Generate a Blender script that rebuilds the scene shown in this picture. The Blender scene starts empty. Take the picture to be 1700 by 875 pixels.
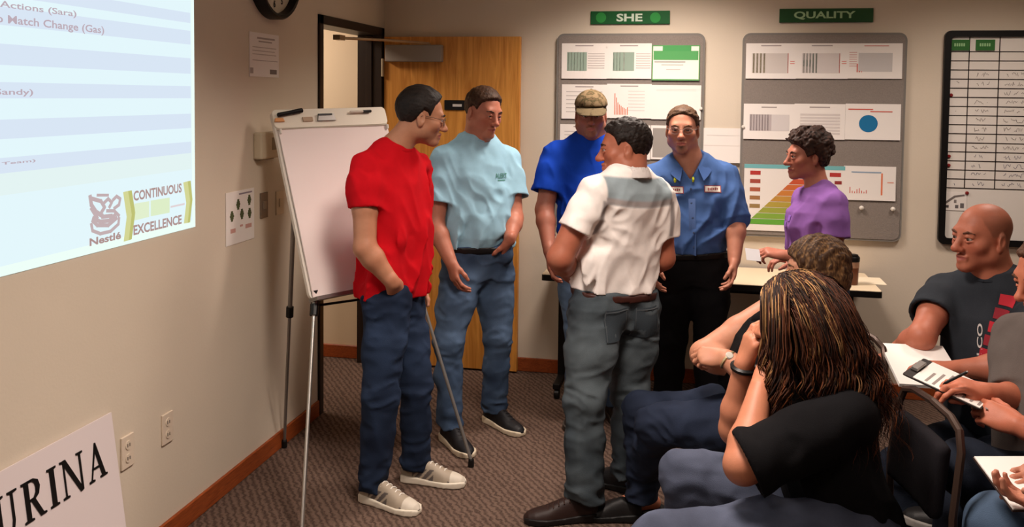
import bpy, bmesh, math, random, time
import numpy as np
from mathutils import Vector, Matrix
from mathutils.bvhtree import BVHTree

SC = bpy.context.scene
COL = SC.collection
PI = math.pi
T0 = time.perf_counter()

# ------------------------------------------------------------------ camera
# world: X along the back wall, Y into the room's far end, Z up; left wall X=0, back wall Y=0
FPX, CYP = 1494.42, 234.43                       # focal length and principal row in 1700x875 pixels
YAW, PITCH, ROLL = 0.2024, 0.05064, 0.01109
CAM = np.array([1.99875, -5.58878, 1.76004])
cF = np.array([-math.sin(YAW) * math.cos(PITCH), math.cos(YAW) * math.cos(PITCH), -math.sin(PITCH)])
_R = np.array([math.cos(YAW), math.sin(YAW), 0.0]); _U = np.cross(_R, cF)
cR = math.cos(ROLL) * _R + math.sin(ROLL) * _U
cU = -math.sin(ROLL) * _R + math.cos(ROLL) * _U
cam_d = bpy.data.cameras.new('camera'); cam = bpy.data.objects.new('camera', cam_d); COL.objects.link(cam)
cam_d.sensor_width = 36.0; cam_d.sensor_fit = 'HORIZONTAL'
cam_d.lens = FPX / 1700 * 36; cam_d.shift_y = -(437.5 - CYP) / 1700
cam_d.clip_start = 0.05; cam_d.clip_end = 100
cam.matrix_world = Matrix([[cR[i], cU[i], -cF[i], CAM[i]] for i in range(3)] + [[0, 0, 0, 1]])
SC.camera = cam

# ------------------------------------------------------------------ world, lights, exposure
SC.view_settings.view_transform = 'Standard'; SC.view_settings.look = 'None'
SC.view_settings.gamma = 1.0; SC.view_settings.use_curve_mapping = False
SC.view_settings.exposure = 0.0
wd = bpy.data.worlds.new('world'); SC.world = wd; wd.use_nodes = True
wd.node_tree.nodes['Background'].inputs[0].default_value = (1, .72, .5, 1)
wd.node_tree.nodes['Background'].inputs[1].default_value = 0.0

CEIL = 2.74
def area_light(name, loc, sx, sy, power, color, spread=180, rot=(0, 0, 0)):
    d = bpy.data.lights.new(name, 'AREA'); d.shape = 'RECTANGLE'; d.size = sx; d.size_y = sy
    d.energy = power; d.color = color; d.spread = math.radians(spread)
    o = bpy.data.objects.new(name, d); COL.objects.link(o); o.location = loc; o.rotation_euler = rot
    return o
WARM = (1.0, .85, .75)
LAMPS = [  # x, y, power  (ceiling lamps the room has; only the first row is fully lit)
    (1.8, -0.88, 33), (3.6, -1.05, 16), (1.65, -3.1, 46), (4.2, -3.0, 6), (1.3, -5.1, 15), (3.4, -5.1, 8)]
for i, (lx, ly, pw) in enumerate(LAMPS):
    area_light('ceiling_lamp_light', (lx, ly, CEIL - .03), .5, .5, pw, WARM, 134)
area_light('hall_lamp_light', (-1.0, -.75, 2.55), .5, .5, 26, (1.0, .84, .70))

# ------------------------------------------------------------------ pixel helpers (photo pixel -> point on a known plane / distance)
def ray(px, py): return cF + cR * (px - 850) / FPX - cU * (py - CYP) / FPX
def at_d(px, py, t): return CAM + ray(px, py) * t
def at_floor(px, py, z=0.0):
    v = ray(px, py); return CAM + v * ((z - CAM[2]) / v[2])
def on_back(px, py, Y=0.0):
    v = ray(px, py); return CAM + v * ((Y - CAM[1]) / v[1])
def on_left(px, py, X=0.0):
    v = ray(px, py); return CAM + v * ((X - CAM[0]) / v[0])

# ------------------------------------------------------------------ materials
def lin(c):
    return tuple((v / 12.92 if v <= .04045 else ((v + .055) / 1.055) ** 2.4) for v in [x / 255 for x in c])
MATS = {}
def mat(name, rgb, rough=.6, metal=0.0, spec=.3, var=0.0, vscale=20, bump=0.0, bscale=200, emit=0.0, sheen=0.0, stretch=None, attr=None, coat=0.0):
    if name in MATS: return MATS[name]
    m = bpy.data.materials.new(name); m.use_nodes = True; MATS[name] = m
    nt = m.node_tree; N = nt.nodes; L = nt.links; b = N['Principled BSDF']
    col = lin(rgb) if max(rgb) > 1 else tuple(rgb)
    b.inputs['Base Color'].default_value = (*col, 1); b.inputs['Roughness'].default_value = rough
    b.inputs['Metallic'].default_value = metal; b.inputs['Specular IOR Level'].default_value = spec
    if coat: b.inputs['Coat Weight'].default_value = coat
    if sheen: b.inputs['Sheen Weight'].default_value = sheen
    tc = N.new('ShaderNodeTexCoord'); src = tc.outputs['Object']
    if stretch:
        mp = N.new('ShaderNodeMapping'); mp.inputs['Scale'].default_value = stretch; L.new(src, mp.inputs[0]); src = mp.outputs[0]
    csock = None
    if attr:
        at = N.new('ShaderNodeAttribute'); at.attribute_name = attr; csock = at.outputs['Color']
    if var > 0:
        nz = N.new('ShaderNodeTexNoise'); nz.inputs['Scale'].default_value = vscale; nz.inputs['Detail'].default_value = 5; L.new(src, nz.inputs['Vector'])
        mr = N.new('ShaderNodeMapRange'); mr.inputs[1].default_value = .25; mr.inputs[2].default_value = .75
        mr.inputs[3].default_value = 1 - var; mr.inputs[4].default_value = 1 + var; L.new(nz.outputs[0], mr.inputs[0])
        mx = N.new('ShaderNodeVectorMath'); mx.operation = 'SCALE'
        if csock: L.new(csock, mx.inputs[0])
        else: mx.inputs[0].default_value = col
        L.new(mr.outputs[0], mx.inputs['Scale']); csock = mx.outputs[0]
    if csock: L.new(csock, b.inputs['Base Color'])
    if bump > 0:
        n2 = N.new('ShaderNodeTexNoise'); n2.inputs['Scale'].default_value = bscale; n2.inputs['Detail'].default_value = 4; L.new(src, n2.inputs['Vector'])
        bp = N.new('ShaderNodeBump'); bp.inputs['Strength'].default_value = bump; bp.inputs['Distance'].default_value = .004
        L.new(n2.outputs[0], bp.inputs['Height']); L.new(bp.outputs[0], b.inputs['Normal'])
    if emit > 0:
        if csock: L.new(csock, b.inputs['Emission Color'])
        else: b.inputs['Emission Color'].default_value = (*col, 1)
        b.inputs['Emission Strength'].default_value = emit
    return m

def mat_carpet():
    m = mat('carpet', (118, 97, 86), rough=.95, spec=.05); nt = m.node_tree; N = nt.nodes; L = nt.links; b = N['Principled BSDF']
    tc = N.new('ShaderNodeTexCoord'); mp = N.new('ShaderNodeMapping'); mp.inputs['Rotation'].default_value = (0, 0, -.62); L.new(tc.outputs['Object'], mp.inputs[0])
    wv = N.new('ShaderNodeTexWave'); wv.inputs['Scale'].default_value = 11; wv.inputs['Distortion'].default_value = 5; wv.inputs['Detail'].default_value = 3; wv.inputs['Detail Scale'].default_value = 3
    L.new(mp.outputs[0], wv.inputs[0])
    nz = N.new('ShaderNodeTexNoise'); nz.inputs['Scale'].default_value = 160; nz.inputs['Detail'].default_value = 4; L.new(tc.outputs['Object'], nz.inputs['Vector'])
    ad = N.new('ShaderNodeMath'); ad.operation = 'MULTIPLY_ADD'; ad.inputs[1].default_value = .55; L.new(wv.outputs[1], ad.inputs[0]); L.new(nz.outputs[0], ad.inputs[2])
    cr = N.new('ShaderNodeValToRGB'); cr.color_ramp.elements[0].position = .3; cr.color_ramp.elements[1].position = 1.0
    cr.color_ramp.elements[0].color = (*lin((60, 47, 41)), 1); cr.color_ramp.elements[1].color = (*lin((110, 90, 79)), 1)
    L.new(ad.outputs[0], cr.inputs[0]); L.new(cr.outputs[0], b.inputs['Base Color'])
    bp = N.new('ShaderNodeBump'); bp.inputs['Strength'].default_value = .7; bp.inputs['Distance'].default_value = .006; L.new(ad.outputs[0], bp.inputs['Height']); L.new(bp.outputs[0], b.inputs['Normal'])
    return m
def mat_wood(name, c0, c1, scale=(1.2, 1.2, 14), rough=.45, dist=3.0):
    m = mat(name, c0, rough=rough, spec=.35); nt = m.node_tree; N = nt.nodes; L = nt.links; b = N['Principled BSDF']
    tc = N.new('ShaderNodeTexCoord'); mp = N.new('ShaderNodeMapping'); mp.inputs['Scale'].default_value = scale; L.new(tc.outputs['Object'], mp.inputs[0])
    nz = N.new('ShaderNodeTexNoise'); nz.inputs['Scale'].default_value = 4; nz.inputs['Detail'].default_value = 8; nz.inputs['Distortion'].default_value = dist; L.new(mp.outputs[0], nz.inputs['Vector'])
    cr = N.new('ShaderNodeValToRGB'); cr.color_ramp.elements[0].position = .32; cr.color_ramp.elements[1].position = .68
    cr.color_ramp.elements[0].color = (*lin(c0), 1); cr.color_ramp.elements[1].color = (*lin(c1), 1)
    L.new(nz.outputs[0], cr.inputs[0]); L.new(cr.outputs[0], b.inputs['Base Color'])
    return m
M_WALL = mat('wall_paint', (220, 207, 188), rough=.85, spec=.12, var=.02, vscale=3, bump=.10, bscale=90)
M_CEIL = mat('ceiling_paint', (226, 216, 200), rough=.95, spec=.1, bump=.2, bscale=60)
M_CARPET = mat_carpet()
M_BASE = mat_wood('baseboard_wood', (128, 58, 26), (168, 84, 38), (6, 1.2, 20))
M_OAK = mat_wood('oak_veneer', (190, 122, 48), (224, 158, 74), (7, 7, .55), dist=1.6)
M_FRAME = mat('dark_bronze_paint', (40, 29, 24), rough=.4)
M_BLACK = mat('black_plastic', (18, 17, 17), rough=.4)
M_BLKMET = mat('black_metal', (24, 22, 22), rough=.35, metal=.3)
M_ALU = mat('brushed_aluminium', (190, 186, 180), rough=.32, metal=.9, var=.05, stretch=(40, 40, 2))
M_GREYMET = mat('grey_metal', (150, 146, 142), rough=.4, metal=.7)
M_WHITE = mat('white_plastic', (232, 226, 216), rough=.4)
M_PAPER = mat('paper_white', (240, 234, 228), rough=.8, spec=.1)
M_INK = mat('printed_ink', (255, 255, 255), rough=.75, spec=.1, attr='Col')
M_FELT = mat('grey_felt', (140, 131, 124), rough=.95, spec=.05, var=.10, vscale=180, bump=.4, bscale=300)

# ------------------------------------------------------------------ mesh helpers
def link(o, parent=None):
    COL.objects.link(o)
    if parent is not None: o.parent = parent
    return o
def tag(o, label=None, cat=None, group=None, kind=None):
    if label: o['label'] = label
    if cat: o['category'] = cat
    if group: o['group'] = group
    if kind: o['kind'] = kind
    return o
def empty(name, loc, rz=0.0):
    o = bpy.data.objects.new(name, None); COL.objects.link(o); o.location = loc; o.rotation_euler = (0, 0, rz); o.empty_display_size = .1
    return o
def raw_mesh(name, V, Fc, material, parent=None, smooth=False, cols=None, org=None):
    """V (n,3) world array; org = world origin of parent (subtracted)"""
    V = np.asarray(V, dtype=np.float64)
    if org is not None: V = V - np.asarray(org)
    me = bpy.data.meshes.new(name); me.from_pydata(V.tolist(), [], [list(map(int, f)) for f in Fc]); me.update()
    if smooth: me.polygons.foreach_set('use_smooth', [True] * len(me.polygons))
    if cols is not None:
        at = me.color_attributes.new('Col', 'FLOAT_COLOR', 'POINT')
        c = np.ones((len(V), 4), dtype=np.float32); c[:, :3] = cols; at.data.foreach_set('color', c.ravel())
    me.materials.append(material)
    o = bpy.data.objects.new(name, me); return link(o, parent)
class MB:
    """collects simple solids as one mesh"""
    def __init__(s): s.v = []; s.f = []; s.c = []; s.cur = None
    def add(s, V, Fc):
        n = len(s.v); s.v += [tuple(map(float, p)) for p in V]; s.f += [[i + n for i in f] for f in Fc]
        s.c += [s.cur or (1, 1, 1)] * len(V); return s
    def box(s, x0, x1, y0, y1, z0, z1):
        V = [(x, y, z) for x in (x0, x1) for y in (y0, y1) for z in (z0, z1)]
        return s.add(V, [(0, 1, 3, 2), (4, 6, 7, 5), (0, 4, 5, 1), (2, 3, 7, 6), (0, 2, 6, 4), (1, 5, 7, 3)])
    def obox(s, c, ax, hx, hy, hz):
        """oriented box: centre, 3 axis vectors, half sizes"""
        c = np.array(c); ax = [np.array(a, float) for a in ax]
        V = [c + ax[0] * hx * i + ax[1] * hy * j + ax[2] * hz * k for i in (-1, 1) for j in (-1, 1) for k in (-1, 1)]
        return s.add(V, [(0, 1, 3, 2), (4, 6, 7, 5), (0, 4, 5, 1), (2, 3, 7, 6), (0, 2, 6, 4), (1, 5, 7, 3)])
    def tube(s, pts, r, n=8, caps=True, r2=None):
        pts = [np.array(p, float) for p in pts]; m = len(pts); rad = r if isinstance(r, (list, tuple)) else [r + ((r2 - r) * i / (m - 1) if r2 is not None else 0) for i in range(m)]
        V = []; up = None
        for i in range(m):
            t = pts[min(i + 1, m - 1)] - pts[max(i - 1, 0)]; t = t / (np.linalg.norm(t) + 1e-9)
            if up is None:
                up = np.array([0, 0, 1.]) if abs(t[2]) < .9 else np.array([1., 0, 0])
            u = up - t * (up @ t); u /= np.linalg.norm(u) + 1e-9; w = np.cross(t, u); up = u
            for k in range(n):
                a = 2 * PI * k / n; V.append(pts[i] + (u * math.cos(a) + w * math.sin(a)) * rad[i])
        Fc = [(i * n + k, i * n + (k + 1) % n, (i + 1) * n + (k + 1) % n, (i + 1) * n + k) for i in range(m - 1) for k in range(n)]
        if caps: Fc += [tuple(range(n))[::-1], tuple((m - 1) * n + k for k in range(n))]
        return s.add(V, Fc)
    def lathe(s, prof, n=20, c=(0, 0, 0), ax=(0, 0, 1)):
        """profile [(r, h)] revolved round axis ax through c"""
        ax = np.array(ax, float); ax /= np.linalg.norm(ax); u = np.cross(ax, [1, 0, 0] if abs(ax[0]) < .9 else [0, 1, 0]); u /= np.linalg.norm(u); w = np.cross(ax, u); c = np.array(c, float)
        V = []
        for r, h in prof:
            for k in range(n):
                a = 2 * PI * k / n; V.append(c + ax * h + (u * math.cos(a) + w * math.sin(a)) * max(r, 1e-4))
        m = len(prof); Fc = [(i * n + k, i * n + (k + 1) % n, (i + 1) * n + (k + 1) % n, (i + 1) * n + k) for i in range(m - 1) for k in range(n)]
        Fc += [tuple(range(n))[::-1], tuple((m - 1) * n + k for k in range(n))]
        return s.add(V, Fc)
    def prism(s, poly, d0, d1, fn):
        """poly of (u,v); fn(u,v,d)->xyz"""
        n = len(poly); V = [fn(u, v, d0) for u, v in poly] + [fn(u, v, d1) for u, v in poly]
        Fc = [tuple(range(n))[::-1], tuple(range(n, 2 * n))] + [(i, (i + 1) % n, n + (i + 1) % n, n + i) for i in range(n)]
        return s.add(V, Fc)
    def build(s, name, material, parent=None, smooth=False, bevel=0.0, seg=2, org=None, angle=40):
        V = np.array(s.v)
        o = raw_mesh(name, V, s.f, material, parent, smooth, cols=np.array(s.c) if s.cur is not None else None, org=org)
        bm = bmesh.new(); bm.from_mesh(o.data); bmesh.ops.recalc_face_normals(bm, faces=bm.faces)
        if bevel > 0:
            es = [e for e in bm.edges if len(e.link_faces) == 2 and e.calc_face_angle(0) > math.radians(30)]
            bmesh.ops.bevel(bm, geom=es, offset=bevel, segments=seg, affect='EDGES', clamp_overlap=True, profile=.5)
        bm.to_mesh(o.data); bm.free()
        if smooth:
            o.data.polygons.foreach_set('use_smooth', [True] * len(o.data.polygons))
            o.data.set_sharp_from_angle(angle=math.radians(angle))
        return o
def rounded_poly(x0, y0, x1, y1, r, n=5):
    P = []
    for cx, cy, a0 in ((x1 - r, y1 - r, 0), (x0 + r, y1 - r, 90), (x0 + r, y0 + r, 180), (x1 - r, y0 + r, 270)):
        for i in range(n + 1):
            a = math.radians(a0 + 90 * i / n); P.append((cx + r * math.cos(a), cy + r * math.sin(a)))
    return P
def text_verts(body, size=1.0, offset=0.0, align='LEFT', extrude=0.0, spacing=1.0, shear=0.0):
    cu = bpy.data.curves.new('lettering', 'FONT'); cu.body = body; cu.size = size; cu.offset = offset; cu.align_x = align; cu.extrude = extrude
    cu.space_character = spacing; cu.shear = shear; cu.resolution_u = 3
    o = bpy.data.objects.new('lettering', cu); COL.objects.link(o)
    dg = bpy.context.evaluated_depsgraph_get(); me = bpy.data.meshes.new_from_object(o.evaluated_get(dg))
    V = np.array([v.co[:] for v in me.vertices]).reshape(-1, 3); Fc = [tuple(p.vertices) for p in me.polygons]
    bpy.data.objects.remove(o); bpy.data.curves.remove(cu); bpy.data.meshes.remove(me)
    return V, Fc
def text_fit(body, u0, v0, u1, v1, offset=.02, extrude=0.0, spacing=1.0, shear=0):
    """text scaled to fill the rectangle u0..u1, v0..v1 (v up); returns verts (u,v,d) and faces"""
    V, Fc = text_verts(body, 1.0, offset, extrude=extrude, spacing=spacing, shear=shear)
    lo = V.min(0); hi = V.max(0)
    V = V.copy(); V[:, 0] = u0 + (V[:, 0] - lo[0]) / (hi[0] - lo[0]) * (u1 - u0); V[:, 1] = v0 + (V[:, 1] - lo[1]) / (hi[1] - lo[1]) * (v1 - v0)
    return V, Fc
# ================================================================== the room
def structure(o): o['kind'] = 'structure'; return o
RX, RY = 6.6, -9.2                                # far right and rear limits of the room
DY0, DY1, DH = -1.006, -0.092, 2.134              # door opening along the left wall
MB().box(-2.6, RX + .1, RY - .1, .12, -.06, 0).build('floor', M_CARPET); structure(bpy.data.objects['floor'])
structure(MB().box(-2.6, RX + .1, RY - .1, .12, CEIL, CEIL + .06).build('ceiling', M_CEIL))
w = MB().box(-.14, 0, RY, DY0 - .05, 0, CEIL).box(-.14, 0, DY0 - .05, DY1 + .05, DH + .05, CEIL).box(-.14, 0, DY1 + .05, 0.0, 0, CEIL)
structure(w.build('wall_left', M_WALL))
structure(MB().box(-.14, RX, 0, .12, 0, CEIL).build('wall_back', M_WALL))
structure(MB().box(RX, RX + .1, RY, .12, 0, CEIL).build('wall_right', M_WALL))
structure(MB().box(-.14, RX, RY - .1, RY, 0, CEIL).build('wall_rear', M_WALL))
structure(MB().box(-2.6, -.14, .0, .12, 0, CEIL).build('wall_hall', mat('hall_paint', (232, 212, 184), rough=.85, spec=.1)))
structure(MB().box(-2.7, -2.6, -2.6, .12, 0, CEIL).box(-2.6, -.14, -2.7, -2.6, 0, CEIL).build('wall_hall_end', MATS['hall_paint']))
def skirting(name, x0, x1, y0, y1):
    structure(MB().box(x0, x1, y0, y1, 0, .088).build(name, M_BASE, bevel=.004, seg=1))
skirting('baseboard_left', .0, .014, RY, DY0 - .055)
skirting('baseboard_back', .0, RX, -.014, 0)
skirting('baseboard_hall', -2.6, -.15, -.014, 0)
skirting('baseboard_right', RX - .014, RX, RY, -.014)
# door frame
tr = MB()
for ya, yb in ((DY0 - .05, DY0), (DY1, DY1 + .05)): tr.box(-.152, .014, ya, yb, 0, DH + .05)
tr.box(-.152, .014, DY0 - .05, DY1 + .05, DH, DH + .05)
tr.box(-.09, -.05, DY0, DY0 + .014, 0, DH).box(-.09, -.05, DY1 - .014, DY1, 0, DH)
structure(tr.build('trim_1', M_FRAME, bevel=.003, seg=1))
# door leaf, swung open flat in front of the back wall (hinges beside the corner)
door = empty('door_1', (0.02, -.055, 0)); door['kind'] = 'structure'
def dpart(b, name, m, par=door, **k): return b.build(name, m, par, org=(0.02, -.055, 0) if par is door else None, **k)
leaf = dpart(MB().box(.022, .912, -.072, -.028, .012, 2.128), 'leaf', M_OAK, bevel=.002, seg=1)
for hz in (1.93, 1.06, .2):
    h = MB(); h.box(.0145, .021, -.088, -.03, hz - .057, hz + .057); h.tube([(.018, -.093, hz - .057), (.018, -.093, hz + .057)], .007)
    dpart(h, 'hinge', mat('hinge_metal', (206, 190, 160), rough=.35, metal=.35))
c = on_back(643, 75, -.08); c2 = on_back(736, 103, -.08)
cl = dpart(MB().box(c[0], c2[0], -.128, -.073, c2[2], c[2]), 'door_closer', mat('closer_grey', (150, 142, 134), rough=.45, metal=.2), bevel=.006)
p0 = on_left(563, 63, .03); p1 = on_back(712, 72, -.11)
arm = MB().tube([p0, (p0 + p1) / 2 + np.array([0, 0, .004]), p1], .008, 6); arm.box(p0[0] - .02, p0[0] + .02, p0[1] - .04, p0[1] + .04, p0[2] - .012, p0[2] + .016)
arm.tube([p1, p1 - np.array([0, 0, .035])], .012, 8)
dpart(arm, 'closer_arm', mat('closer_arm_metal', (176, 150, 118), rough=.35, metal=.5))
c = on_back(738, 166, -.075); c2 = on_back(772, 183, -.075)
pl = dpart(MB().box(c[0], c2[0], -.080, -.0725, c2[2], c[2]), 'door_plate', M_BLACK, bevel=.002, seg=1)
dpart(MB().box(c[0] + .055, c2[0] - .02, -.0815, -.0795, c2[2] + .022, c[2] - .025), 'plate_mark', mat('plate_white', (215, 210, 205)))
k = MB().tube([(.852, -.072, 1.02), (.852, -.098, 1.02)], .024, 12); k.tube([(.852, -.098, 1.02), (.80, -.108, 1.02), (.745, -.108, 1.02)], .010, 8)
dpart(k, 'door_lever', M_GREYMET, smooth=True)
dpart(MB().box(.912, .922, -.058, -.042, .995, 1.045), 'latch', M_GREYMET)

# ceiling lamps (out of frame, they light the room)
for i, (lx, ly, pw) in enumerate(LAMPS):
    t = empty('ceiling_light', (lx, ly, CEIL)); tag(t, 'square ceiling light panel with white frame ' + ('over the standing group', 'over the whiteboard', 'over the aisle before the easel', 'over the seated audience', 'over the projected slide', 'behind the seated audience')[i], 'ceiling light', 'recessed ceiling lights')
    f = MB()
    for a, b_, c_, d_ in ((-.33, .33, -.33, -.29), (-.33, .33, .29, .33), (-.33, -.29, -.29, .29), (.29, .33, -.29, .29)): f.box(a, b_, c_, d_, -.02, 0)
    f.build('frame', M_WHITE, t, bevel=.003, seg=1)
    MB().box(-.289, .289, -.289, .289, -.010, -.002).build('diffuser', mat('lamp_diffuser', (255, 226, 190), emit=1.5), t)

# ================================================================== projected slide on the left wall
SL_Y1, SL_Y0, SL_Z0, SL_Z1 = -2.272, -4.15, 1.211, 2.60
def emis(name, rgb, s=1.0):
    if name in MATS: return MATS[name]
    m = bpy.data.materials.new(name); m.use_nodes = True; MATS[name] = m; nt = m.node_tree; nt.nodes.clear()
    e = nt.nodes.new('ShaderNodeEmission'); e.inputs[0].default_value = (*lin(rgb), 1); e.inputs[1].default_value = s
    o = nt.nodes.new('ShaderNodeOutputMaterial'); nt.links.new(e.outputs[0], o.inputs[0]); return m
slide = empty('projected_slide', (0.002, SL_Y1, SL_Z0)); tag(slide, 'bright projected slide with pale stripes and lettering on the side wall', 'slide')
def sl(b, name, m): return b.build(name, m, slide, org=(0.002, SL_Y1, SL_Z0))
sl(MB().box(.001, .003, SL_Y0, SL_Y1, SL_Z0, SL_Z1), 'slide_background', emis('slide_light', (228, 247, 252)))
sl(MB().box(.003, .0032, SL_Y1 - .022, SL_Y1, SL_Z0, SL_Z1).box(.003, .0032, SL_Y0, SL_Y1, SL_Z0, SL_Z0 + .03), 'slide_border', emis('slide_edge', (238, 255, 248)))
for (ya, yb) in ((20, 37), (50, 73), (96, 122), (143, 163), (189, 213), (236, 255)):   # right-end rows of the stripes
    z1_ = on_left(305, ya)[2]; z0_ = on_left(305, yb)[2]
    sl(MB().box(.003, .0034, SL_Y0 + .02, SL_Y1 - .028, z0_, z1_), 'stripe', emis('slide_stripe', (217, 230, 245)))
z1_ = on_left(305, 255)[2]; z0_ = on_left(305, 282)[2]
sl(MB().box(.003, .0034, SL_Y0 + .02, SL_Y1 - .028, z0_, z1_), 'stripe', emis('slide_stripe_green', (228, 244, 243)))
M_STXT = emis('slide_text', (190, 172, 182)); M_STXT2 = emis('slide_logo_brown', (176, 146, 142))
def sl_text(body, px0, py0, px1, py1, name, m, off=.015, spacing=1.0):
    a = on_left(px0, py0); b = on_left(px1, py1)   # lower-left, upper-right
    V, Fc = text_fit(body, a[1], a[2], b[1], b[2], off, spacing=spacing)
    P = np.stack([np.full(len(V), .0042), V[:, 0], V[:, 1]], 1)
    o_ = raw_mesh(name, P, Fc, m, slide, org=(0.002, SL_Y1, SL_Z0)); o_['kind'] = 'stuff'; return o_
sl_text('Planning and Actions (Sara)', -150, -4, 125, 18, 'lettering', M_STXT)
sl_text('Checklists (Shrink to Match Change (Gas)', -230, 18, 171, 44, 'lettering', M_STXT)
sl_text('Assessment (Sandy)', -170, 160, 53, 148, 'lettering', M_STXT)
sl_text('Review (Pillar Team)', -150, 290, 57, 264, 'lettering', M_STXT)
sl_text('CONTINUOUS', 220, 334, 300, 304, 'lettering', M_STXT2, .03)
sl_text('EXCELLENCE', 220, 391, 300, 356, 'lettering', M_STXT2, .03)
sl_text('Nestlé', 147, 409, 199, 384, 'lettering', M_STXT2, .03)
def lw(px, py): p = on_left(px, py); return p[1], p[2]
def sl_poly(pts, name, m, d=.0042):
    q = [lw(*p) for p in pts]; b = MB().prism(q, .0032, d, lambda u, v, dd: (dd, u, v)); return sl(b, name, m)
M_CHV = emis('slide_chevron', (212, 214, 150)); M_CHV2 = emis('slide_chevron_dark', (192, 194, 118))
sl_poly([(203, 319), (211, 317), (217, 356), (212, 399), (204, 401), (209, 360)], 'chevron', M_CHV)
sl_poly([(211, 317), (217, 316), (223, 353), (217, 397), (212, 399), (217, 356)], 'chevron', M_CHV2)
sl_poly([(303, 303), (310, 301), (314, 333), (310, 370), (304, 371), (308, 337)], 'chevron', M_CHV)
sl_poly([(310, 301), (315, 300), (318, 331), (314, 369), (310, 370), (314, 333)], 'chevron', M_CHV2)
sl_poly([(222, 338), (246, 334), (246, 360), (222, 366)], 'flag_panel', emis('slide_panel_green', (226, 240, 206)))
sl_poly([(249, 333), (280, 328), (280, 353), (249, 359)], 'flag_panel', emis('slide_panel_green2', (222, 238, 200)))
sl_poly([(282, 342), (305, 337), (305, 340), (282, 345)], 'flag_panel', emis('slide_panel_pink', (226, 212, 214)))
def nrm2(v): return v / (np.linalg.norm(v) + 1e-9)
nest = MB()                                              # nest-and-birds emblem, drawn as strokes
def stroke(pts, r=.004):
    q_ = [np.array(lw(*p)) for p in pts]
    for a_, b_ in zip(q_, q_[1:]):
        d_ = nrm2(b_ - a_); n_ = np.array([-d_[1], d_[0]]) * r; nest.prism([tuple(a_ - d_ * r * .6 + n_), tuple(b_ + d_ * r * .6 + n_), tuple(b_ + d_ * r * .6 - n_), tuple(a_ - d_ * r * .6 - n_)], .0033, .0042, lambda u, v, dd: (dd, u, v))
stroke([(150, 372), (152, 383), (165, 388), (182, 384), (195, 372), (196, 362)], .006); stroke([(152, 366), (160, 374), (178, 374), (192, 362)], .007)
stroke([(153, 362), (165, 368), (180, 366), (190, 356)], .007); stroke([(148, 326), (150, 340), (158, 352), (168, 358)], .008)
stroke([(152, 330), (166, 334), (172, 344), (166, 354)], .007); stroke([(172, 336), (178, 330), (184, 336), (180, 344)], .006)
stroke([(186, 332), (192, 326), (198, 330), (196, 340), (188, 346)], .006); stroke([(160, 324), (178, 324)], .005); stroke([(176, 350), (188, 350), (196, 358)], .006)
stroke([(150, 346), (160, 362)], .007); stroke([(168, 360), (184, 358)], .007)
sl(nest, 'nest_emblem', emis('slide_logo_light', (196, 176, 178)))

# ================================================================== left wall furnishings
def lbox(px0, py0, px1, py1, d0, d1, name, m, par, org, bevel=.004, Xp=0.0):
    a = on_left(px0, py0, Xp); b = on_left(px1, py1, Xp)
    return MB().box(d0, d1, min(a[1], b[1]), max(a[1], b[1]), min(a[2], b[2]), max(a[2], b[2])).build(name, m, par, org=org, bevel=bevel)
def lroot(name, px, py, label, cat, group=None):
    p = on_left(px, py); o = empty(name, p); tag(o, label, cat, group); return o, p
# wall clock
cc = np.array([0.0, -1.605, 2.338]); CR = .23
t = empty('wall_clock', cc); tag(t, 'round black-rimmed wall clock high on the side wall', 'clock')
MB().lathe([(CR - .03, .001), (CR, .001), (CR, .05), (CR - .008, .06), (CR - .022, .058), (CR - .03, .04), (CR - .03, .001)], 48, (0, 0, 0), (1, 0, 0)).build('rim', M_BLACK, t, smooth=True)
MB().lathe([(CR - .03, .004), (CR - .03, .022)], 40, (0, 0, 0), (1, 0, 0)).build('dial', mat('clock_dial', (214, 204, 184), rough=.5), t)
for h in range(1, 13):
    a = 2 * PI * h / 12; V, Fc = text_verts(str(h), .042, .002, 'CENTER')
    V = V - np.array([0, .015, 0]); MB().add([(.0235, p[0] + math.sin(a) * .155, p[1] + math.cos(a) * .155) for p in V], Fc).build('numeral', M_BLACK, t)
MB().obox((.026, .02, .04), [(1, 0, 0), (0, .45, .89), (0, .89, -.45)], .0015, .055, .006).build('hour_hand', M_BLACK, t)
MB().obox((.030, -.05, .03), [(1, 0, 0), (0, -.86, .5), (0, .5, .86)], .0015, .08, .004).build('minute_hand', M_BLACK, t)
# notices and plates
def sheet_left(px0, py0, px1, py1, name, label, prints, cat='notice', X=.002):
    """paper on the left wall: corner pixels top-left / bottom-right; prints in unit coordinates (u right, v down)"""
    a = on_left(px0, py0); b = on_left(px1, py1); y0, y1 = a[1], b[1]; z1, z0 = a[2], b[2]
    o = empty(name, (0, y0, z0)); tag(o, label, cat)
    MB().box(.001, X + .001, y0, y1, z0, z1).build('sheet', M_PAPER, o, org=(0, y0, z0))
    m = MB()
    for (u0, v0, u1, v1, c) in prints:
        m.cur = lin(c); m.box(X + .0008, X + .0016, y0 + (y1 - y0) * u0, y0 + (y1 - y0) * u1, z1 + (z0 - z1) * v1, z1 + (z0 - z1) * v0)
    if m.v: m.build('print', M_INK, o, org=(0, y0, z0))['kind'] = 'stuff'
    return o
G1 = (176, 166, 160); G2 = (196, 186, 178)
sheet_left(413, 52, 462, 129, 'notice_sheet', 'plain white notice sheet below the wall clock',
           [(.25, .1, .85, .14, G1), (.3, .18, .75, .21, G1), (.1, .32, .9, .34, G2), (.1, .4, .85, .42, G2), (.1, .48, .9, .5, G2), (.1, .62, .95, .635, G1), (.02, .8, .12, .93, G1), (.68, .82, .92, .93, (130, 120, 116))])
dm = []
DG = (84, 92, 62)
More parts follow.
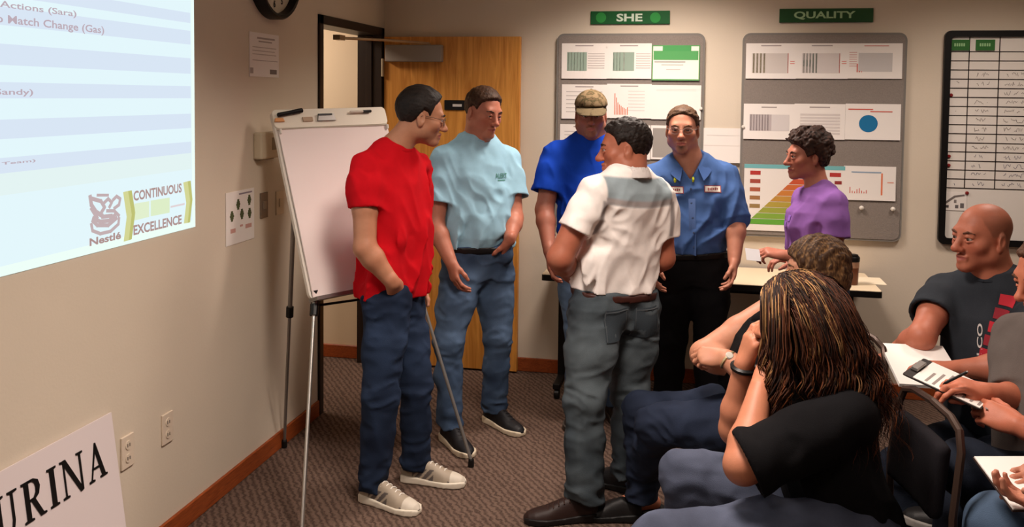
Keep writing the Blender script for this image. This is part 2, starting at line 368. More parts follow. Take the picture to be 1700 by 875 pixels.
for u, v in ((.42, .26), (.82, .22), (.2, .46), (.55, .46), (.83, .48)):
    for i in range(5): dm.append((u - .07 + .018 * abs(i - 2), v - .10 + .04 * i, u + .07 - .018 * abs(i - 2), v - .06 + .04 * i, DG))
dm += [(.45, .05, .92, .08, (150, 140, 150)), (.15, .7, .32, .78, (206, 160, 150)), (.48, .66, .58, .7, (206, 160, 150)), (.68, .68, .9, .76, (206, 160, 150))]
sheet_left(374, 321, 421, 395, 'picture_notice', 'notice with five dark green diamonds beside the flip chart', dm)
# thermostat
t, o_ = lroot('thermostat', 420, 262, 'beige wall thermostat behind the flip chart', 'thermostat')
lbox(420, 220, 456, 260, 0.0, .045, 'case', mat('thermostat_case', (206, 192, 166), rough=.45), t, o_, .008)
lbox(437, 228, 452, 247, .045, .0465, 'display', mat('thermostat_display', (128, 116, 92), rough=.3), t, o_, .0)
lbox(422, 255, 446, 263, .0, .03, 'base', mat('thermostat_base', (120, 104, 84)), t, o_, .004)
t, o_ = lroot('light_switch', 436, 360, 'dark brown switch plate beside the picture notice', 'switch plate')
lbox(431, 321, 443, 360, 0, .007, 'plate', mat('switch_brown', (118, 100, 84), rough=.4), t, o_, .002)
lbox(434, 334, 439, 346, .007, .013, 'toggle', mat('switch_toggle', (150, 132, 112)), t, o_, .001)
t, o_ = lroot('light_switch', 462, 355, 'pale switch plate beside the dark brown one', 'switch plate')
lbox(457, 318, 470, 354, 0, .007, 'plate', mat('switch_pale', (212, 196, 172), rough=.4), t, o_, .002)
lbox(461, 330, 466, 342, .007, .013, 'toggle', MATS['switch_pale'], t, o_, .001)
for (x0, y0, x1, y1, lb) in ((200, 722, 219, 776, 'white wall outlet beside the lettered board'), (266, 684, 286, 736, 'white wall outlet between the lettered board and the easel')):
    t, o_ = lroot('wall_outlet', x0, y1, lb, 'outlet')
    a = on_left(x0, y0); b = on_left(x1, y1); yc = (a[1] + b[1]) / 2; zc = (a[2] + b[2]) / 2
    MB().box(0, .008, yc - .036, yc + .036, zc - .06, zc + .06).build('plate', mat('outlet_plate', (222, 206, 186), rough=.4), t, org=o_, bevel=.003)
    for dz in (-.024, .024):
        s_ = MB().lathe([(.017, .0075), (.0165, .0105), (.0, .0105)], 14, (0, yc, zc + dz), (1, 0, 0)).build('socket', MATS['outlet_plate'], t, org=o_)
        MB().box(.0095, .0115, yc - .008, yc - .005, zc + dz - .006, zc + dz + .006).box(.0095, .0115, yc + .005, yc + .008, zc + dz - .006, zc + dz + .006).build('slot', M_BLACK, s_, org=o_)
# foam board sign leaning on the wall: serif letters U R I N A and the head of a second row
sB = on_left(185, 685, .012); lean = .13; sh = sB[2] / math.cos(lean)
sY1 = sB[1]; sY0 = sY1 - .95; bx = .012 + sB[2] * math.tan(lean)
def board_pt(s, h, d):        # s along wall from the right edge (m, leftwards), h up the board from its foot, d out of the board
    return np.array([bx - math.sin(lean) * h + math.cos(lean) * d, sY1 - s, math.cos(lean) * h + math.sin(lean) * d + .001])
sg = empty('lettered_board', board_pt(.475, 0, 0)); tag(sg, 'white foam board with black serif capitals leaning on the side wall', 'sign'); so = board_pt(.475, 0, 0)
MB().prism([(0, 0), (.95, 0), (.95, sh), (0, sh)], -.006, 0.0, board_pt).build('panel', mat('foam_board', (226, 214, 214), rough=.6), sg, org=so)
def inv_board(px, py):        # pixel -> board coordinates
    n = np.array([math.cos(lean), 0, math.sin(lean)]); o0 = board_pt(0, 0, 0); v = ray(px, py); P = CAM + v * (((o0 - CAM) @ n) / (v @ n))
    return sY1 - P[1], (P[2] - .001) / math.cos(lean)
GL = {  # serif capitals as polygons in a unit cell (u right, v up)
 'U': [[(.0, 1), (.42, 1), (.42, .95), (.3, .93), (.3, .3), (.36, .12), (.52, .07), (.66, .12), (.72, .3), (.72, .93), (.6, .95), (.6, 1), (1, 1), (1, .95), (.82, .93), (.82, .28), (.74, .06), (.5, -.02), (.24, .04), (.12, .26), (.12, .93), (0, .95)]],
 'R': [[(0, 0), (.42, 0), (.42, .05), (.31, .07), (.31, .93), (.42, .95), (.42, 1), (0, 1), (0, .95), (.11, .93), (.11, .07), (0, .05)], [(.3, 1), (.55, 1), (.76, .92), (.82, .75), (.74, .57), (.55, .48), (.3, .47), (.3, .53), (.5, .54), (.6, .64), (.62, .76), (.58, .88), (.48, .94), (.3, .94)], [(.36, .5), (.56, .5), (.86, .07), (1, .05), (1, 0), (.72, 0)]],
 'I': [[(0, 0), (1, 0), (1, .05), (.75, .07), (.75, .93), (1, .95), (1, 1), (0, 1), (0, .95), (.25, .93), (.25, .07), (0, .05)]],
 'N': [[(0, 0), (.28, 0), (.28, .05), (.18, .07), (.18, .9), (.12, .9), (.12, .07), (0, .05)], [(0, 1), (.25, 1), (.9, .0), (.82, -.03), (.76, -.03), (.11, .93), (0, .95)], [(.72, 1), (1, 1), (1, .95), (.9, .93), (.9, 0), (.82, 0), (.82, .93), (.72, .95)]],
 'A': [[(0, 0), (.3, 0), (.3, .05), (.18, .07), (.50, .86), (.47, 1), (.12, .07), (0, .05)], [(.47, 1), (.53, 1), (.9, .07), (1, .05), (1, 0), (.6, 0), (.6, .05), (.7, .07), (.42, .86)], [(.22, .36), (.66, .36), (.66, .3), (.2, .3)]]}
GL['P'] = [GL['R'][0], GL['R'][1]]
sb0, hb0 = inv_board(178, 786); hb1 = hb0 + .124
s = max(sb0, .03)
for ch, wd_ in (('A', .092), ('N', .108), ('I', .040), ('R', .092), ('U', .095), ('P', .085)):
    let = MB()
    for pg in GL[ch]: let.prism([(s + wd_ * (1 - u), hb0 + (hb1 - hb0) * v) for u, v in pg], .0005, .003, board_pt)
    let.build('letter', M_BLACK, sg, org=so); s += wd_ + .018
s = .22
for ch, wd_ in (('A', .09), ('N', .09), ('I', .045), ('N', .09), ('A', .09)):
    let = MB()
    for pg in GL[ch]: let.prism([(s + wd_ * (1 - u), hb0 - .21 + .1 * v) for u, v in pg], .0005, .003, board_pt)
    let.build('letter', M_BLACK, sg, org=so); s += wd_ + .02

# ================================================================== back wall: signs, pin boards, whiteboard
def bxz(px, py, Y=0.0): p = on_back(px, py, Y); return p[0], p[2]
def wall_sign(px0, py0, px1, py1, body, tx0, tx1, label, rgb, trgb, blobs=False):
    x0, z1 = bxz(px0, py0); x1, z0 = bxz(px1, py1)
    o = empty('wall_sign', ((x0 + x1) / 2, 0, z0)); tag(o, label, 'sign'); og = ((x0 + x1) / 2, 0, z0)
    MB().box(x0, x1, -.012, -.001, z0, z1).build('panel', mat('sign_green_' + body.lower(), rgb, rough=.45), o, org=og, bevel=.002, seg=1)
    a, _ = bxz(tx0, py0); b, _ = bxz(tx1, py0); h = z1 - z0
    V, Fc = text_fit(body, a, z0 + h * .2, b, z1 - h * .2, .03)
    raw_mesh('lettering', np.stack([V[:, 0], np.full(len(V), -.0132), V[:, 1]], 1), Fc, mat('sign_letter_' + body.lower(), trgb, rough=.5), o, org=og)
    if blobs:
        for px in (998, 1088):
            x, z = bxz(px, (py0 + py1) / 2); MB().lathe([(.032, .012), (.03, .0128), (.0, .0128)], 20, (x, 0, z), (0, -1, 0)).build('sign_disc', mat('sign_disc_green', (44, 148, 66)), o, org=og)
wall_sign(981, 19, 1112, 40, 'SHE', 1024, 1067, 'dark green sign reading SHE above the pin board', (16, 92, 44), (214, 232, 214), True)
wall_sign(1294, 15, 1449, 37, 'QUALITY', 1318, 1420, 'dark green sign reading QUALITY above the pin board', (38, 80, 46), (168, 206, 160))
def pin_board(x0, x1, z0, z1, label):
    o = empty('pin_board', ((x0 + x1) / 2, 0, z0)); tag(o, label, 'pin board'); og = ((x0 + x1) / 2, 0, z0)
    MB().prism(rounded_poly(x0, z0, x1, z1, .045), -.001, -.022, lambda u, v, d: (u, d, v)).build('rim', mat('board_rim', (128, 124, 118), rough=.6), o, org=og)
    MB().prism(rounded_poly(x0 + .012, z0 + .012, x1 - .012, z1 - .012, .036), -.0222, -.025, lambda u, v, d: (u, d, v)).build('felt', M_FELT, o, org=og)
pin_board(1.135, 2.038, .931, 2.148, 'grey felt pin board with charts under the SHE sign')
pin_board(2.257, 3.179, .931, 2.148, 'grey felt pin board with charts under the QUALITY sign')
YB = -.0255
def sheet_back(px0, py0, px1, py1, label, prints=(), curl=.006, Y=YB, cat='chart', name='chart_sheet', rgb=None, group=None):
    """paper on a pin board; corner pixels top-left / bottom-right; prints (u0,v0,u1,v1,rgb) with v downwards"""
    x0, z1 = bxz(px0, py0, Y); x1, z0 = bxz(px1, py1, Y); og = (x0, Y, z0)
    o = empty(name, og); tag(o, label, cat, group)
    def pt(u, v, d): return (x0 + (x1 - x0) * u, Y - d - curl * (v ** 2), z1 + (z0 - z1) * v)
    m = MB(); n = 6
    for i in range(n):
        a, b = i / n, (i + 1) / n
        V = [pt(0, a, .0002), pt(1, a, .0002), pt(1, b, .0002), pt(0, b, .0002), pt(0, a, .001), pt(1, a, .001), pt(1, b, .001), pt(0, b, .001)]
        m.add(V, [(0, 1, 2, 3), (7, 6, 5, 4), (0, 4, 5, 1), (1, 5, 6, 2), (2, 6, 7, 3), (3, 7, 4, 0)])
    m.build('sheet', M_PAPER if rgb is None else mat('paper_' + '_'.join(map(str, rgb)), rgb, rough=.75), o, org=og)
    q = MB()
    for pr in prints:
        q.cur = lin(pr[-1])
        if len(pr) == 5:
            u0, v0, u1, v1, _ = pr; k = max(1, int((v1 - v0) * 6))
            for i in range(k):
                a, b = v0 + (v1 - v0) * i / k, v0 + (v1 - v0) * (i + 1) / k
                q.add([pt(u0, a, .0016), pt(u1, a, .0016), pt(u1, b, .0016), pt(u0, b, .0016)], [(3, 2, 1, 0)])
        else:
            poly = pr[0]; q.add([pt(u, v, .0018) for u, v in poly], [tuple(range(len(poly)))[::-1]])
    if q.v: q.build('print', M_INK, o, org=og)['kind'] = 'stuff'
    return o
GR = (196, 188, 184); GD = (150, 142, 138); TE = (150, 170, 156); RD = (206, 92, 78); TX = (168, 158, 154)
def rows(u0, v0, u1, v1, n, c, th=.35):
    h = (v1 - v0) / n; return [(u0, v0 + i * h, u1, v0 + i * h + h * th, c) for i in range(n)]
def cols(u0, v0, u1, v1, n, c, th=.5):
    h = (u1 - u0) / n; return [(u0 + i * h, v0, u0 + i * h + h * th, v1, c) for i in range(n)]
title = [(.3, .05, .7, .08, TX)]
b1 = 'on the SHE board'
sheet_back(933, 72, 1007, 131, 'sheet with pale teal table, end of SHE top row nearest the door', title + [(.12, .25, .56, .78, TE)] + cols(.14, .25, .54, .78, 6, (176, 188, 176), .3) + rows(.58, .28, .95, .75, 7, GR))
sheet_back(1007, 72, 1081, 131, 'sheet with pale teal table, middle of top row under the SHE sign', title + [(.15, .25, .62, .78, TE), (.38, .25, .41, .78, (200, 206, 196))] + cols(.16, .25, .36, .78, 3, (176, 188, 176), .3) + rows(.66, .28, .98, .75, 7, GR))
sheet_back(1083, 75, 1161, 134, 'certificate with green heading and green border, pinned on the SHE board', [(.0, .0, 1, .03, (96, 160, 100)), (0, .96, 1, 1, (96, 160, 100)), (0, 0, .02, 1, (96, 160, 100)), (.98, 0, 1, 1, (96, 160, 100)), (.22, .02, .82, .18, (84, 160, 96)), (.03, .16, .97, .42, (92, 164, 100)), (.25, .3, .5, .36, (170, 206, 170)), (.52, .28, .82, .36, (226, 240, 224)), (.05, .46, .7, .49, TX), (.2, .55, .66, .57, TX), (.3, .68, .6, .7, GR)], rgb=(242, 244, 226), Y=YB - .002)
sheet_back(933, 140, 1007, 198, 'white chart sheet behind the camouflage cap on the SHE board', title + rows(.1, .2, .9, .9, 6, GR, .2))
bars = []
for i in range(9):
    hgt = [.62, .5, .36, .3, .26, .22, .2, .17, .22][i]; bars.append((.17 + i * .036, .9 - hgt, .17 + i * .036 + .02, .9, (214, 130, 104)))
sheet_back(1008, 139, 1081, 197, 'bar chart sheet with falling thin red bars on the SHE board', title + rows(.48, .2, .85, .85, 7, (216, 210, 204), .25) + bars)
sheet_back(1082, 141, 1163, 199, 'blank white sheet beside the falling bar chart on the SHE board', rows(.1, .12, .9, .2, 2, (222, 214, 208), .2))
sheet_back(930, 206, 1004, 264, 'white chart sheet behind the blue shirt in the SHE board bottom row', title + rows(.1, .2, .9, .9, 7, GR, .2))
sheet_back(1005, 207, 1079, 265, 'white chart sheet behind the dark haired man in the polo shirt', title + rows(.1, .2, .9, .9, 7, GR, .2))
sheet_back(1081, 208, 1157, 266, 'sheet with a large grey panel beside the goateed man', [(.04, .08, .96, .94, (158, 152, 146))])
sheet_back(1163, 212, 1234, 271, 'plain white sheets hung on the wall between the two pin boards', rows(.15, .2, .9, .25, 1, (226, 220, 214), .4) + [(.0, .5, .98, .51, (222, 212, 204))], Y=-.012, cat='paper', name='wall_sheet')
# QUALITY board
OL = (160, 150, 118)
sheet_back(1239, 72, 1321, 131, 'table sheet with olive columns, end of QUALITY top row nearest SHE board', title + [(.12, .28, .84, .84, (212, 204, 198))] + cols(.14, .28, .42, .84, 4, OL) + [(.83, .28, .845, .84, RD)] + rows(.88, .5, .97, .62, 2, (220, 130, 120)))
sheet_back(1322, 72, 1407, 131, 'table sheet with teal columns, middle of top row under QUALITY sign', title + [(.12, .28, .84, .84, (214, 206, 202))] + cols(.14, .28, .44, .84, 5, (134, 148, 136)) + [(.83, .28, .845, .84, RD)] + rows(.88, .5, .97, .62, 2, (220, 130, 120)))
sheet_back(1408, 72, 1497, 131, 'sheet with grey plot and small red bars, QUALITY top row nearest the whiteboard', [(.3, .06, .75, .08, RD), (.2, .27, .82, .8, (200, 196, 194))] + rows(.03, .25, .17, .7, 7, (214, 170, 164), .3) + [(.17, .58, .19, .82, RD), (.21, .7, .23, .82, RD), (.25, .74, .27, .82, (216, 140, 130))])
sheet_back(1235, 172, 1318, 232, 'sheet with mauve grey table, QUALITY middle row nearest SHE board', [(.35, .08, .65, .11, TX), (.12, .3, .55, .76, (186, 176, 176)), (.55, .3, .9, .76, (214, 208, 206))] + cols(.14, .3, .53, .76, 7, (164, 152, 154), .3))
sheet_back(1319, 172, 1402, 232, 'pale table sheet behind the curly haired woman on the QUALITY board', [(.3, .08, .7, .11, TX)] + rows(.12, .28, .9, .9, 7, (214, 206, 202), .6))
circ = [(.42 + .17 * math.cos(2 * PI * i / 28), .55 + .24 * math.sin(2 * PI * i / 28)) for i in range(28)]
sheet_back(1404, 172, 1494, 233, 'white sheet with a big blue disc on the QUALITY board', [(.05, .14, .5, .17, RD), (.45, .2, .85, .23, RD), (circ, (38, 116, 166))])
pyr = [(0, .0, .52, .06, (120, 186, 190)), (.78, .0, 1, .06, (120, 186, 190))]
pcol = [(196, 72, 62), (204, 92, 62), (206, 112, 64), (206, 132, 66), (196, 148, 70), (180, 160, 72), (158, 166, 72), (134, 172, 70), (104, 170, 66)]
for i in range(9):
    v0, v1 = .12 + i * .088, .12 + (i + 1) * .088 - .008
    hw = lambda v: .06 + (v - .12) / .79 * .54
    pyr.append(([(.62 - hw(v0), v0), (.62 + hw(v0) * .63, v0), (.62 + hw(v1) * .63, v1), (.62 - hw(v1), v1)], pcol[i]))
for i, c_ in enumerate([(186, 66, 62), (170, 84, 72), (178, 100, 76), (166, 120, 80), (158, 130, 84)]): pyr.append((.06, .10 + i * .125, .165, .16 + i * .125, c_))
pyr.append((.85, .1, .96, .16, (186, 66, 62))); pyr.append((.9, .22, .97, .27, (150, 60, 60)))
sheet_back(1236, 272, 1400, 388, 'large poster with a red to green stepped pyramid behind the purple shirt', pyr, cat='poster', name='pyramid_poster', curl=.003)
sheet_back(1401, 275, 1486, 334, 'white chart sheet with tiny red bars and one tall red line on the QUALITY board', [(.15, .16, .72, .2, (150, 170, 190)), (.72, .2, .75, .84, (226, 120, 80)), (.84, .45, .96, .48, (226, 160, 140))] + [(.12 + .045 * i, .78 - h_, .135 + .045 * i, .8, RD) for i, h_ in enumerate((.16, .05, .03, .1, .13, .06, .03, .08))])
for px, py, wh in ((1430, 345, 'beside the pyramid poster'), (1482, 347, 'near the board edge')):
    x, z = bxz(px, py, -.03); tag(MB().lathe([(.004, 0), (.006, .006), (.013, .009), (.013, .016), (.009, .02), (0, .021)], 14, (x, -.0252, z), (0, -1, 0)).build('push_pin', M_WHITE, smooth=True), 'white round push pin under the tiny bar chart ' + wh, 'push pin', 'white push pins on the QUALITY board')
for px, py in ((1229, 210), (1172, 180)):
    x, z = bxz(px, py, -.03); x = min(max(x, 2.27), 3) if px > 1200 else min(x, 2.02)
    tag(MB().lathe([(.003, 0), (.005, .006), (.009, .008), (.009, .012), (0, .014)], 12, (x, -.0252, z), (0, -1, 0)).build('push_pin', M_WHITE, smooth=True), 'tiny pin at the edge of the %s pin board' % ('QUALITY' if px > 1200 else 'SHE'), 'push pin')
# whiteboard
wx0, wx1, wz0, wz1 = 3.379, 5.21, .930, 2.159
wb = empty('whiteboard', ((wx0 + wx1) / 2, 0, wz0)); tag(wb, 'large whiteboard with black frame and ruled grid of notes', 'whiteboard'); wo = ((wx0 + wx1) / 2, 0, wz0)
MB().box(wx0 + .02, wx1 - .02, -.012, -.001, wz0 + .02, wz1 - .02).build('surface', mat('whiteboard_gloss', (234, 228, 220), rough=.25, spec=.4), wb, org=wo)
fr = MB()
out = rounded_poly(wx0, wz0, wx1, wz1, .035); inn = rounded_poly(wx0 + .036, wz0 + .036, wx1 - .036, wz1 - .036, .02); n = len(out)
V = [(u, d, v) for d in (-.001, -.026) for pg in (out, inn) for u, v in pg]
Fc = []
for i in range(n):
    j = (i + 1) % n; Fc += [(i, j, n + j, n + i), (2 * n + i, 3 * n + i, 3 * n + j, 2 * n + j), (i, 2 * n + i, 2 * n + j, j), (n + i, n + j, 3 * n + j, 3 * n + i)]
fr.add(V, Fc).build('frame', M_BLACK, wb, org=wo)
lx = [bxz(x, 200)[0] for x in (1604, 1654)]; lx += [lx[1] + .2 * i for i in range(1, 8)]
zt = bxz(1604, 86)[1]; zb_ = bxz(1598, 312)[1]; nr = 15
g = MB()
for x in lx: g.box(x - .0028, x + .0028, -.0132, -.0122, zb_, wz1 - .03)
for i in range(nr + 1): z = zt + (zb_ - zt) * i / nr; g.box(wx0 + .034, wx1 - .034, -.0132, -.0122, z - .0028, z + .0028)
g.build('ruled_grid', mat('grid_tape', (44, 34, 32), rough=.5), wb, org=wo)
rng = random.Random(5); hwr = MB(); ex = [wx0 + .04] + lx
for i in range(2, nr):
    for j in range(len(ex) - 1):
        x0_, x1_ = ex[j] + .03, ex[j + 1] - .04; z = zt + (zb_ - zt) * (i + .5) / nr
        if rng.random() < .12: continue
        hwr.cur = lin((104, 98, 122) if i > 10 else (124, 112, 108)); x = x0_ + rng.random() * .02; pts = []
        while x < x1_ - rng.random() * .02:
            pts.append((x, -.0128, z + rng.uniform(-.012, .014))); x += rng.uniform(.003, .007)
            if rng.random() < .16 and len(pts) > 2: hwr.tube(pts, .0011, 4, False); pts = []; x += .012
        if len(pts) > 1: hwr.tube(pts, .0011, 4, False)
hwr.build('handwriting', M_INK, wb, org=wo)['kind'] = 'stuff'
for (x0p, x1p, wh) in ((1577, 1608, 'in the whiteboard heading corner by the frame'), (1619, 1650, 'over the second column of the whiteboard grid')):
    x0, z1 = bxz(x0p, 66); x1, z0 = bxz(x1p, 84)
    o = empty('label_magnet', (x0, -.0135, z0)); tag(o, 'dark green lettered label magnet ' + wh, 'magnet', 'green label magnets on the whiteboard')
    MB().box(x0, x1, -.0175, -.0135, z0, z1).build('plate', mat('magnet_green', (52, 112, 52), rough=.5), o, org=(x0, -.0135, z0))
    m = MB(); xx = x0 + .02
    while xx < x1 - .03: m.box(xx, xx + .008, -.0182, -.0172, (z0 + z1) / 2 - .008, (z0 + z1) / 2 + .01); xx += .012
    m.build('lettering', mat('magnet_letter', (160, 206, 150)), o, org=(x0, -.0135, z0))['kind'] = 'stuff'
for px, py, wh in ((1571, 158, 'beside the fifth row of the whiteboard grid'), (1568, 259, 'upper of a close pair at the whiteboard grid edge'), (1568, 274, 'lower of a close pair at the whiteboard grid edge'), (1604, 320, 'holding the sketched sheet on the whiteboard')):
    x, z = bxz(px, py); x = max(x, wx0 + .045); tag(MB().lathe([(.010, 0), (.010, .006), (.007, .009), (0, .0095)], 14, (x, -.0125, z), (0, -1, 0)).build('round_magnet', mat('magnet_red', (128, 34, 34), rough=.4), smooth=True), 'dark red round magnet ' + wh, 'magnet', 'red magnets on the whiteboard')
sk = sheet_back(1563, 318, 1604, 350, 'small white sheet with sketched diagram under the whiteboard grid', [([(.1, .6), (.5, .2), (.9, .12), (.92, .2), (.55, .3), (.16, .68)], (120, 112, 108)), (.12, .72, .3, .86, (90, 84, 84)), (.55, .7, .68, .88, (110, 104, 104)), (.75, .6, .9, .86, (110, 104, 104)), (.5, .42, .6, .6, (140, 132, 128))], Y=-.0128, curl=.001, cat='paper', name='sketch_sheet')

# ================================================================== side table, mug, papers
TX0, TX1, TY0, TY1, TZ = 1.148, 2.982, -.545, -.03, .74
tb = empty('side_table', ((TX0 + TX1) / 2, -.29, 0)); tag(tb, 'long cream folding table with black edge against the back wall', 'table'); to = ((TX0 + TX1) / 2, -.29, 0)
MB().prism(rounded_poly(TX0, TY0, TX1, TY1, .012, 3), TZ - .004, TZ, lambda u, v, d: (u, v, d)).build('table_top', mat('cream_laminate', (226, 208, 178), rough=.4, spec=.3), tb, org=to)
MB().prism(rounded_poly(TX0 - .003, TY0 - .003, TX1 + .003, TY1 + .003, .014, 3), TZ - .036, TZ - .003, lambda u, v, d: (u, v, d)).build('edge_band', M_BLACK, tb, org=to)
for x in (TX0 + .085, TX1 - .125):
    MB().box(x - .022, x + .022, -.32, -.26, .09, TZ - .036).build('leg', M_BLKMET, tb, org=to, bevel=.006)
    ft = MB().box(x - .022, x + .022, TY0 + .04, TY1 - .02, .06, .095).build('foot', M_BLKMET, tb, org=to, bevel=.006)
    for y in (TY0 + .07, TY1 - .05):
        w_ = MB().lathe([(.012, -.016), (.026, -.016), (.03, -.012), (.03, .012), (.026, .016), (.012, .016)], 16, (x, y, .03), (1, 0, 0)); w_.box(x - .009, x + .009, y - .012, y + .012, .03, .066)
        w_.build('caster', M_BLACK, tb, org=to)
MB().box(TX0 + .1, TX1 - .14, -.31, -.27, TZ - .1, TZ - .04).build('rail', M_BLKMET, tb, org=to)
# travel mug
mp = at_floor(1414, 472, TZ)
mg = empty('travel_mug', mp); tag(mg, 'brown travel mug with black lid on the side table', 'mug')
MB().lathe([(.030, .001), (.032, .004), (.036, .13), (.036, .132), (.0, .132)], 24).build('cup', mat('mug_brown', (112, 66, 44), rough=.35), mg, smooth=True)
MB().lathe([(.037, .128), (.039, .132), (.039, .15), (.034, .158), (.030, .158), (.030, .166), (.012, .168), (0, .168)], 24).build('lid', M_BLACK, mg, smooth=True)
MB().lathe([(.0352, .095), (.0362, .095), (.0372, .128), (.0355, .128)], 24).build('band', mat('mug_band', (170, 130, 104), rough=.4), mg, smooth=True)
q = at_floor(1440, 468, TZ)
tag(MB().obox((q[0] - .0, q[1] + .03, TZ + .0012), [(1, 0, 0), (0, 1, 0), (0, 0, 1)], .09, .1, .001).build('loose_paper', mat('paper_cream', (236, 222, 196), rough=.7)), 'cream paper sheet lying by the travel mug', 'paper')
q = at_floor(912, 448, TZ)
tag(MB().obox((TX0 + .13, -.36, TZ + .003), [(.95, .3, 0), (-.3, .95, 0), (0, 0, 1)], .10, .13, .0028).build('paper_stack', M_PAPER), 'small stack of white paper at the bare end of the side table', 'paper')

# ================================================================== flip chart easel
eBL = at_d(517, 497, 3.95); eTL = at_d(447, 184, 4.10); eTR = at_d(632, 179, 4.54)
eu = eTR - eTL; eW = np.linalg.norm(eu); eu /= eW
ev = eTL - eBL; ev -= eu * (ev @ eu); eH = np.linalg.norm(ev); ev /= eH
en = np.cross(eu, ev); en /= np.linalg.norm(en)
if en @ (CAM - eBL) < 0: en = -en
def ept(u, v, d): return eBL + eu * u + ev * v + en * d
ez = empty('flip_chart_easel', (float(eBL[0] + .15), float(eBL[1] + .3), 0)); tag(ez, 'silver tripod flip chart easel with white board', 'easel'); eo = (float(eBL[0] + .15), float(eBL[1] + .3), 0)
MB().prism(rounded_poly(-.004, .0, eW + .004, eH, .025), -.022, -.004, ept).build('board', mat('easel_board', (236, 228, 216), rough=.45), ez, org=eo)
MB().prism(rounded_poly(-.006, eH - .088, eW + .006, eH + .003, .022), -.004, .006, ept).build('header_bar', mat('easel_header', (238, 230, 212), rough=.4), ez, org=eo, bevel=.002, seg=1)
MB().prism([(.0, -.012), (eW, -.012), (eW, .004), (0, .004)], -.02, .05, ept).build('marker_tray', M_GREYMET, ez, org=eo)
MB().tube([ept(.0, eH - .094, .008), ept(eW, eH - .094, .008)], .004, 6).build('clamp_rail', mat('clamp_grey', (186, 172, 158), rough=.4), ez, org=eo)
for u in (.012, eW - .012): MB().tube([ept(u, eH - .112, .006), ept(u, eH - .112, .016), ept(u, eH - .094, .018)], .006, 8).build('clamp_knob', M_WHITE, ez, org=eo)
fA = at_floor(501, 893); fB = at_floor(472, 743); fC = at_floor(782, 775)
hA = ept(.02, .0, -.005)
dirA = (hA - fA); topA = fA + dirA * 1.02
def leg(foot, top, r0, r1, m, split=.62):
    mid = foot + (top - foot) * split
    l = MB().tube([foot + np.array([0, 0, .03]), mid], r0, 10); l.tube([mid - (top - foot) * .02, top], r1, 10)
    o = l.build('leg', m, ez, org=eo, smooth=True)
    MB().lathe([(.013, 0.0), (.015, .004), (.014, .034), (.011, .04)], 12, foot, (0, 0, 1)).build('rubber_foot', M_BLACK, o, org=eo)
    MB().tube([mid - (top - foot) / np.linalg.norm(top - foot) * .025, mid + (top - foot) / np.linalg.norm(top - foot) * .025], r1 + .007, 10).build('leg_clamp', M_BLACK, o, org=eo)
leg(fA, topA, .0085, .012, M_ALU, .93)
apex = ept(eW * .5, eH * .8, -.08)
leg(fB, ept(.06, eH * .55, -.06), .008, .011, M_GREYMET, .56)
leg(fC, ept(eW - .04, eH * .35, -.03), .0085, .011, M_GREYMET, .7)
MB().tube([ept(.02, -.03, -.012), ept(eW * .5, -.045, -.02), ept(eW - .02, -.03, -.012)], .006, 8).build('crossbar', M_BLACK, ez, org=eo)
MB().tube([topA + np.array([-.005, 0, .02]), topA - np.array([0, 0, .05])], .018, 10).build('leg_bracket', M_BLACK, ez, org=eo)
# paper pad
pd = MB(); n = 8
pad = empty('flip_chart_pad', ept(eW / 2, 0, 0)); po = ept(eW / 2, 0, 0); tag(pad, 'blank white paper pad hanging on the flip chart easel', 'paper pad')
PADH = eH - .095
def padpt(u, v, d): return ept(u, v, d + .004 * math.sin(PI * v / PADH) + .002 * math.sin(u * 9))
for lay, (dd, nm) in enumerate(((.001, 'sheet_stack'), (.008, 'front_sheet'))):
    V = []; Fc = []; nx, nv = 8, 12; th = .006 if lay == 0 else .0012
    for k in range(2):
        for j in range(nv + 1):
            for i in range(nx + 1): V.append(padpt(.006 + (eW - .012) * i / nx, .006 + (PADH - .006) * j / nv, dd + k * th))
    S = (nx + 1) * (nv + 1)
    for j in range(nv):
        for i in range(nx):
            a = j * (nx + 1) + i; Fc += [(a, a + nx + 1, a + nx + 2, a + 1), (S + a, S + a + 1, S + a + nx + 2, S + a + nx + 1)]
    for i in range(nx): Fc += [(i, i + 1, S + i + 1, S + i), (nv * (nx + 1) + i, S + nv * (nx + 1) + i, S + nv * (nx + 1) + i + 1, nv * (nx + 1) + i + 1)]
    for j in range(nv): a = j * (nx + 1); b = a + nx; Fc += [(a, S + a, S + a + nx + 1, a + nx + 1), (b, b + nx + 1, S + b + nx + 1, S + b)]
    raw_mesh(nm, V, Fc, mat('pad_paper', (244, 230, 226), rough=.85, spec=.08), pad, org=po, smooth=False)
def on_easel(px, py, d=.0):      # pixel -> board coords
    o0 = ept(0, 0, d); v = ray(px, py); P = CAM + v * (((o0 - CAM) @ en) / (v @ en)); r = P - o0; return r @ eu, r @ ev
def emark(px0, py0, px1, py1, r, m, name, label, cap=None):
    a = ept(*on_easel(px0, py0, .016), .016); b = ept(*on_easel(px1, py1, .016), .016); o = empty(name, a); tag(o, label, 'marker'); d_ = b - a
    MB().tube([a, a + d_ * .02, a + d_ * .6], [r * .7, r, r], 10).build('barrel', m, o, org=a, smooth=True)
    MB().tube([a + d_ * .6, a + d_ * .98, b], [r * 1.12, r * 1.12, r * .8], 10).build('cap', cap or m, o, org=a, smooth=True)
emark(461, 191, 502, 183, .010, M_BLACK, 'marker_pen', 'thick black marker on the header of the flip chart easel')
emark(581, 186, 616, 184.5, .0065, mat('marker_pale', (226, 214, 200)), 'marker_pen', 'white marker with black cap on the header of the easel', M_BLACK)
u0, v0 = on_easel(527, 201, .008); u1, v1 = on_easel(555, 189, .008)
bc = empty('binder_clip', ept(u0, v0, .006)); bo = ept(u0, v0, .006); tag(bc, 'grey metal clip in the middle of the easel header', 'clip')
